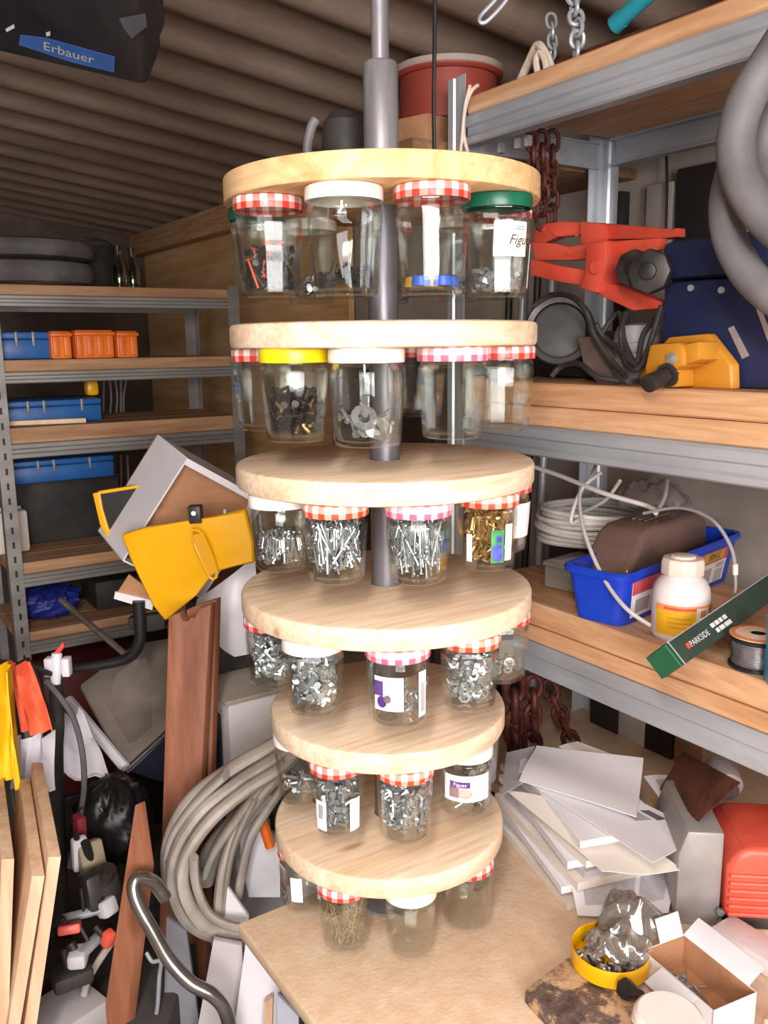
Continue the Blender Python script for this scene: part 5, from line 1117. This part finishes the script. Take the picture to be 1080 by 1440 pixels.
prof = [(0,.022),(.0,.105),(.012,.128),(.03,.138),(.16,.138),(.16,.022)]
MB().prism([Rr+u2*a+V((0,0,b_)) for a,b_ in prof],v2*.14).build('cover', red_paint, mc, .012, 4)
for k in range(6): MB().box(Rr+u2*.083-v2*.0+V((0,0,.032+k*.0125)),(.16,.008,.007),Matrix((u2,v2,V((0,0,1)))).transposed()).build('rib', red_paint, mc, .003)
MB().box(Rr+u2*.08+v2*.07+V((0,0,.011)),(.15,.12,.022),Matrix((u2,v2,V((0,0,1)))).transposed()).build('foot', dark_mtl, mc, .003)
c = O+u2*.10+v2*.12+V((0,0,zt_+.01)); MB().cyl(c,c+v2*.05+V((0,0,.012)),.026,n=24).build('shaft_boss', gcast, mc, .003); MB().cyl(c-v2*.012,c+v2*.001,.016,n=20).build('shaft_hole', dark_mtl, mc)
c = O+u2*.064-v2*.004+V((0,0,.03)); MB().cyl(c,c-v2*.006,.006,n=6).build('bolt', steel_bright, mc)
# dark oily wood block
zb1 = ZB+.020
P = [onz(738,1392,zb1),onz(800,1345,zb1),onz(908,1400,zb1),onz(905,1445,zb1),onz(800,1460,zb1)]
mt, nt, b = _new('oily_block'); v = coords(nt); n1 = noise(nt, v, 22, 6, .7); n2 = noise(nt, v, 240, 3)
nt.links.new(ramp(nt, n1, [(.38, lin('#4a3934')), (.5, lin('#6b5850')), (.58, lin('#c9a67f')), (.75, lin('#e0c39c'))]), b.inputs['Base Color']); b.inputs['Roughness'].default_value = .7; bump(nt, b, n2, .3, .003)
tag(MB().prism([V((p.x,p.y,ZB+.0005)) for p in P],(0,0,.0195)).build('wood_block', mt, bevel=.002),'dark oily wooden block dusted with sawdust on the bench','block')
# yellow lid used as a tray
c = onz(858,1345,zb1+.012); c.z = zb1+.0005; RL = .053
ylm = plain('amber_yellow','#e6a800','#f2b914',5,.35)
yl = thing('yellow_tray','shallow yellow plastic lid used as a tray for screws','tray',c)
MB().lathe([(0,0),(RL*.93,0),(RL,.003),(RL,.026),(RL*.985,.028),(RL*.955,.026),(RL*.94,.004),(0,.004)],48,c).build('dish', ylm, yl)
mb = fill('screw',RL*.9,.006,.02,60,.03,.0022); t = mb.build('wood_screws', steel_bright, origin=(0,0,0)); t.location = c; tag(t,'loose bright screws lying in the yellow tray','hardware',None,'stuff')
mb = fill('bolt',RL*.85,.006,.022,16,.02,.004); t = mb.build('dark_bolts', dark_mtl, origin=(0,0,0)); t.location = c; tag(t,'dark bolts lying in the yellow tray','hardware',None,'stuff')
t = film_sheet(c+FH*.004+RH*.012+V((0,0,.026)),.046,.036,.026,4).build('plastic_bag', film, smooth=40); tag(t,'crumpled clear plastic bag lying in the yellow tray','bag')
t = film_sheet(c+FH*.042+RH*.04+V((0,0,.034)),.052,.04,.042,9).build('plastic_bag', clear('grey_film','#d6d1cd',.14,.1,.5,.1), smooth=40); tag(t,'greyish clear plastic bag bulging over the back of the yellow tray','bag')
# small carton with flaps, white outside, brown inside
A = onz(897,1338,ZB+.055); B = onz(965,1448,ZB+.055); D2_ = onz(1060,1395,ZB+.055)
A = onz(905,1350,ZB+.05); e_long = onz(1052,1400,ZB+.05)-onz(950,1318,ZB+.05); e_sh = onz(968,1432,ZB+.05)-onz(1062,1392,ZB+.05)
Q = onz(962,1314,ZB+.05); Q.z = ZB+.001; el = V((e_long.x,e_long.y,0)); es = V((e_sh.x,e_sh.y,0))*.66; hh = V((0,0,.049)); w1 = .0015; elu, esu = el.normalized(), es.normalized()
ct_ = thing('small_carton','small open carton, white outside and brown inside, with a few screws','carton',Q+el*.5+es*.5)
inn = wood('brown_card','','','')
MB().para(Q,el,es,V((0,0,w1))).build('base', inn, ct_); 
for (o_,a_,b2,nm) in ((Q,el,esu,'back_wall'),(Q+es,el,-esu,'front_wall'),(Q,es,elu,'left_wall'),(Q+el,es,-elu,'right_wall')):
    wl = MB().para(o_,a_,b2*w1*.5,hh).build(nm, white_card, ct_); MB().para(o_+b2*w1*.55,a_,b2*w1*.45,hh*.98).build('liner', inn, wl)
MB().para(Q+hh,el*.9,(-esu*.026+V((0,0,.018))),esu*w1).build('back_flap', white_card, ct_); MB().para(Q+hh+es*.04,es*.55,(-elu*.012+V((0,0,.03))),elu*w1).build('left_flap', white_card, ct_)
MB().para(Q+es+hh+el*.3,el*.5,(esu*.03+V((0,0,-.012))),-esu*w1).build('front_flap', white_card, ct_)
for k in range(7):
    p0 = Q+el*(.12+.05*k)+es*(.35+.06*math.sin(k*2))+V((0,0,.004+.002*(k%3))); d_ = (elu*math.cos(k*1.3)+esu*math.sin(k*1.3))*.03
    t = thing('loose_screw','short bright screw lying in the small open carton','screw',p0,'screws in the small carton'); MB().cyl(p0,p0+d_,.0018,.0008,8).build('shank', steel_bright, t); MB().cyl(p0-d_*.03,p0+d_*.04,.0036,n=10).build('head', steel_bright, t)
# upturned jar with a white lid at the bottom edge
cj = onz(938,1472,ZB+.03); cj.z = ZB+.001; 
uj = thing('jam_jar','jar standing on the bench with a white lid towards the camera, at the bottom edge','jar',cj)
MB().lathe([(.034,.0),(.038,.004),(.04,.05),(.037,.062),(.035,.064),(.038,.05),(.036,.006),(.0,.004),(.0,.0)],28,cj).build('glass_body', clear('pink_glass','#efdcd9',.04,.1,.6,.12), uj)
MB().lathe([(0,.076),(.036,.076),(.040,.073),(.042,.068),(.042,.058),(.039,.058),(.039,.07),(0,.07)],40,cj).build('lid', white_lid, uj); MB().lathe([(.0418,.0585),(.0428,.0585),(.0428,.0625),(.0418,.0625)],40,cj,closed=True).build('lid_edge', pink_g, uj)
cb2 = onz(884,1404,zb1+.006); hb_ = thing('hex_bolt','large grey hexagon bolt lying between the yellow tray and the jar','bolt',cb2)
ax = (-FH*.3-RH*.8+V((0,0,.6))).normalized(); cb2 = cb2+V((0,0,.012))
MB().cyl(cb2,cb2+ax*.011,.0135,n=6).build('head', dark_mtl, hb_, .001); MB().cyl(cb2+ax*.001,cb2-ax*.024,.0065,n=12).build('shank', dark_mtl, hb_)
# flat film pack, paper and a turned handle at the right edge
P = [onz(1000,1300,ZB+.03),onz(1030,1282,ZB+.03),onz(1095,1322,ZB+.03),onz(1085,1352,ZB+.03)]
t = thing('film_pack','flat film-wrapped pack with faint red print in front of the red cover','pack',P[0]); MB().prism([V((p.x,p.y,ZB+.001)) for p in P],(0,0,.026)).build('wrap', plain('pinkish_wrap','#cdbfc0','#e0d4d4',14,.3), t, .003)
MB().prism([lerp(P[0],P[2],.2),lerp(P[1],P[2],.3),lerp(P[1],P[2],.7),lerp(P[0],P[2],.7)],(0,0,.0006)).build('print_band', plain('rose_print','#a98a92','#c4a8ae',60,.5), t) if False else None
tag(MB().prism([onz(1062,1345,ZB+.0305)+V((0,0,0)),onz(1110,1352,ZB+.0305),onz(1110,1420,ZB+.0305),onz(1070,1395,ZB+.0305)],(0,0,.001)).build('white_slip', paper),'white paper slip at the right edge beside the small carton','paper') if False else None
c = onz(1078,1430,ZB+.03); hd2 = thing('wooden_chisel','pale turned wooden chisel grip at the bottom right corner','chisel',c); MB().lathe([(0,0),(.010,0),(.0125,.006),(.0125,.04),(.009,.06),(.011,.075),(0,.08)],20,V((c.x,c.y,ZB+.014)),(RH*1.0-FH*.2).to_track_quat('Z','Y').to_matrix()).build('grip', ply, hd2); MB().lathe([(.0112,.058),(.012,.06),(.012,.07),(.0112,.072)],20,V((c.x,c.y,ZB+.014)),(RH*1.0-FH*.2).to_track_quat('Z','Y').to_matrix(),closed=True).build('ferrule', steel_bright, hd2)
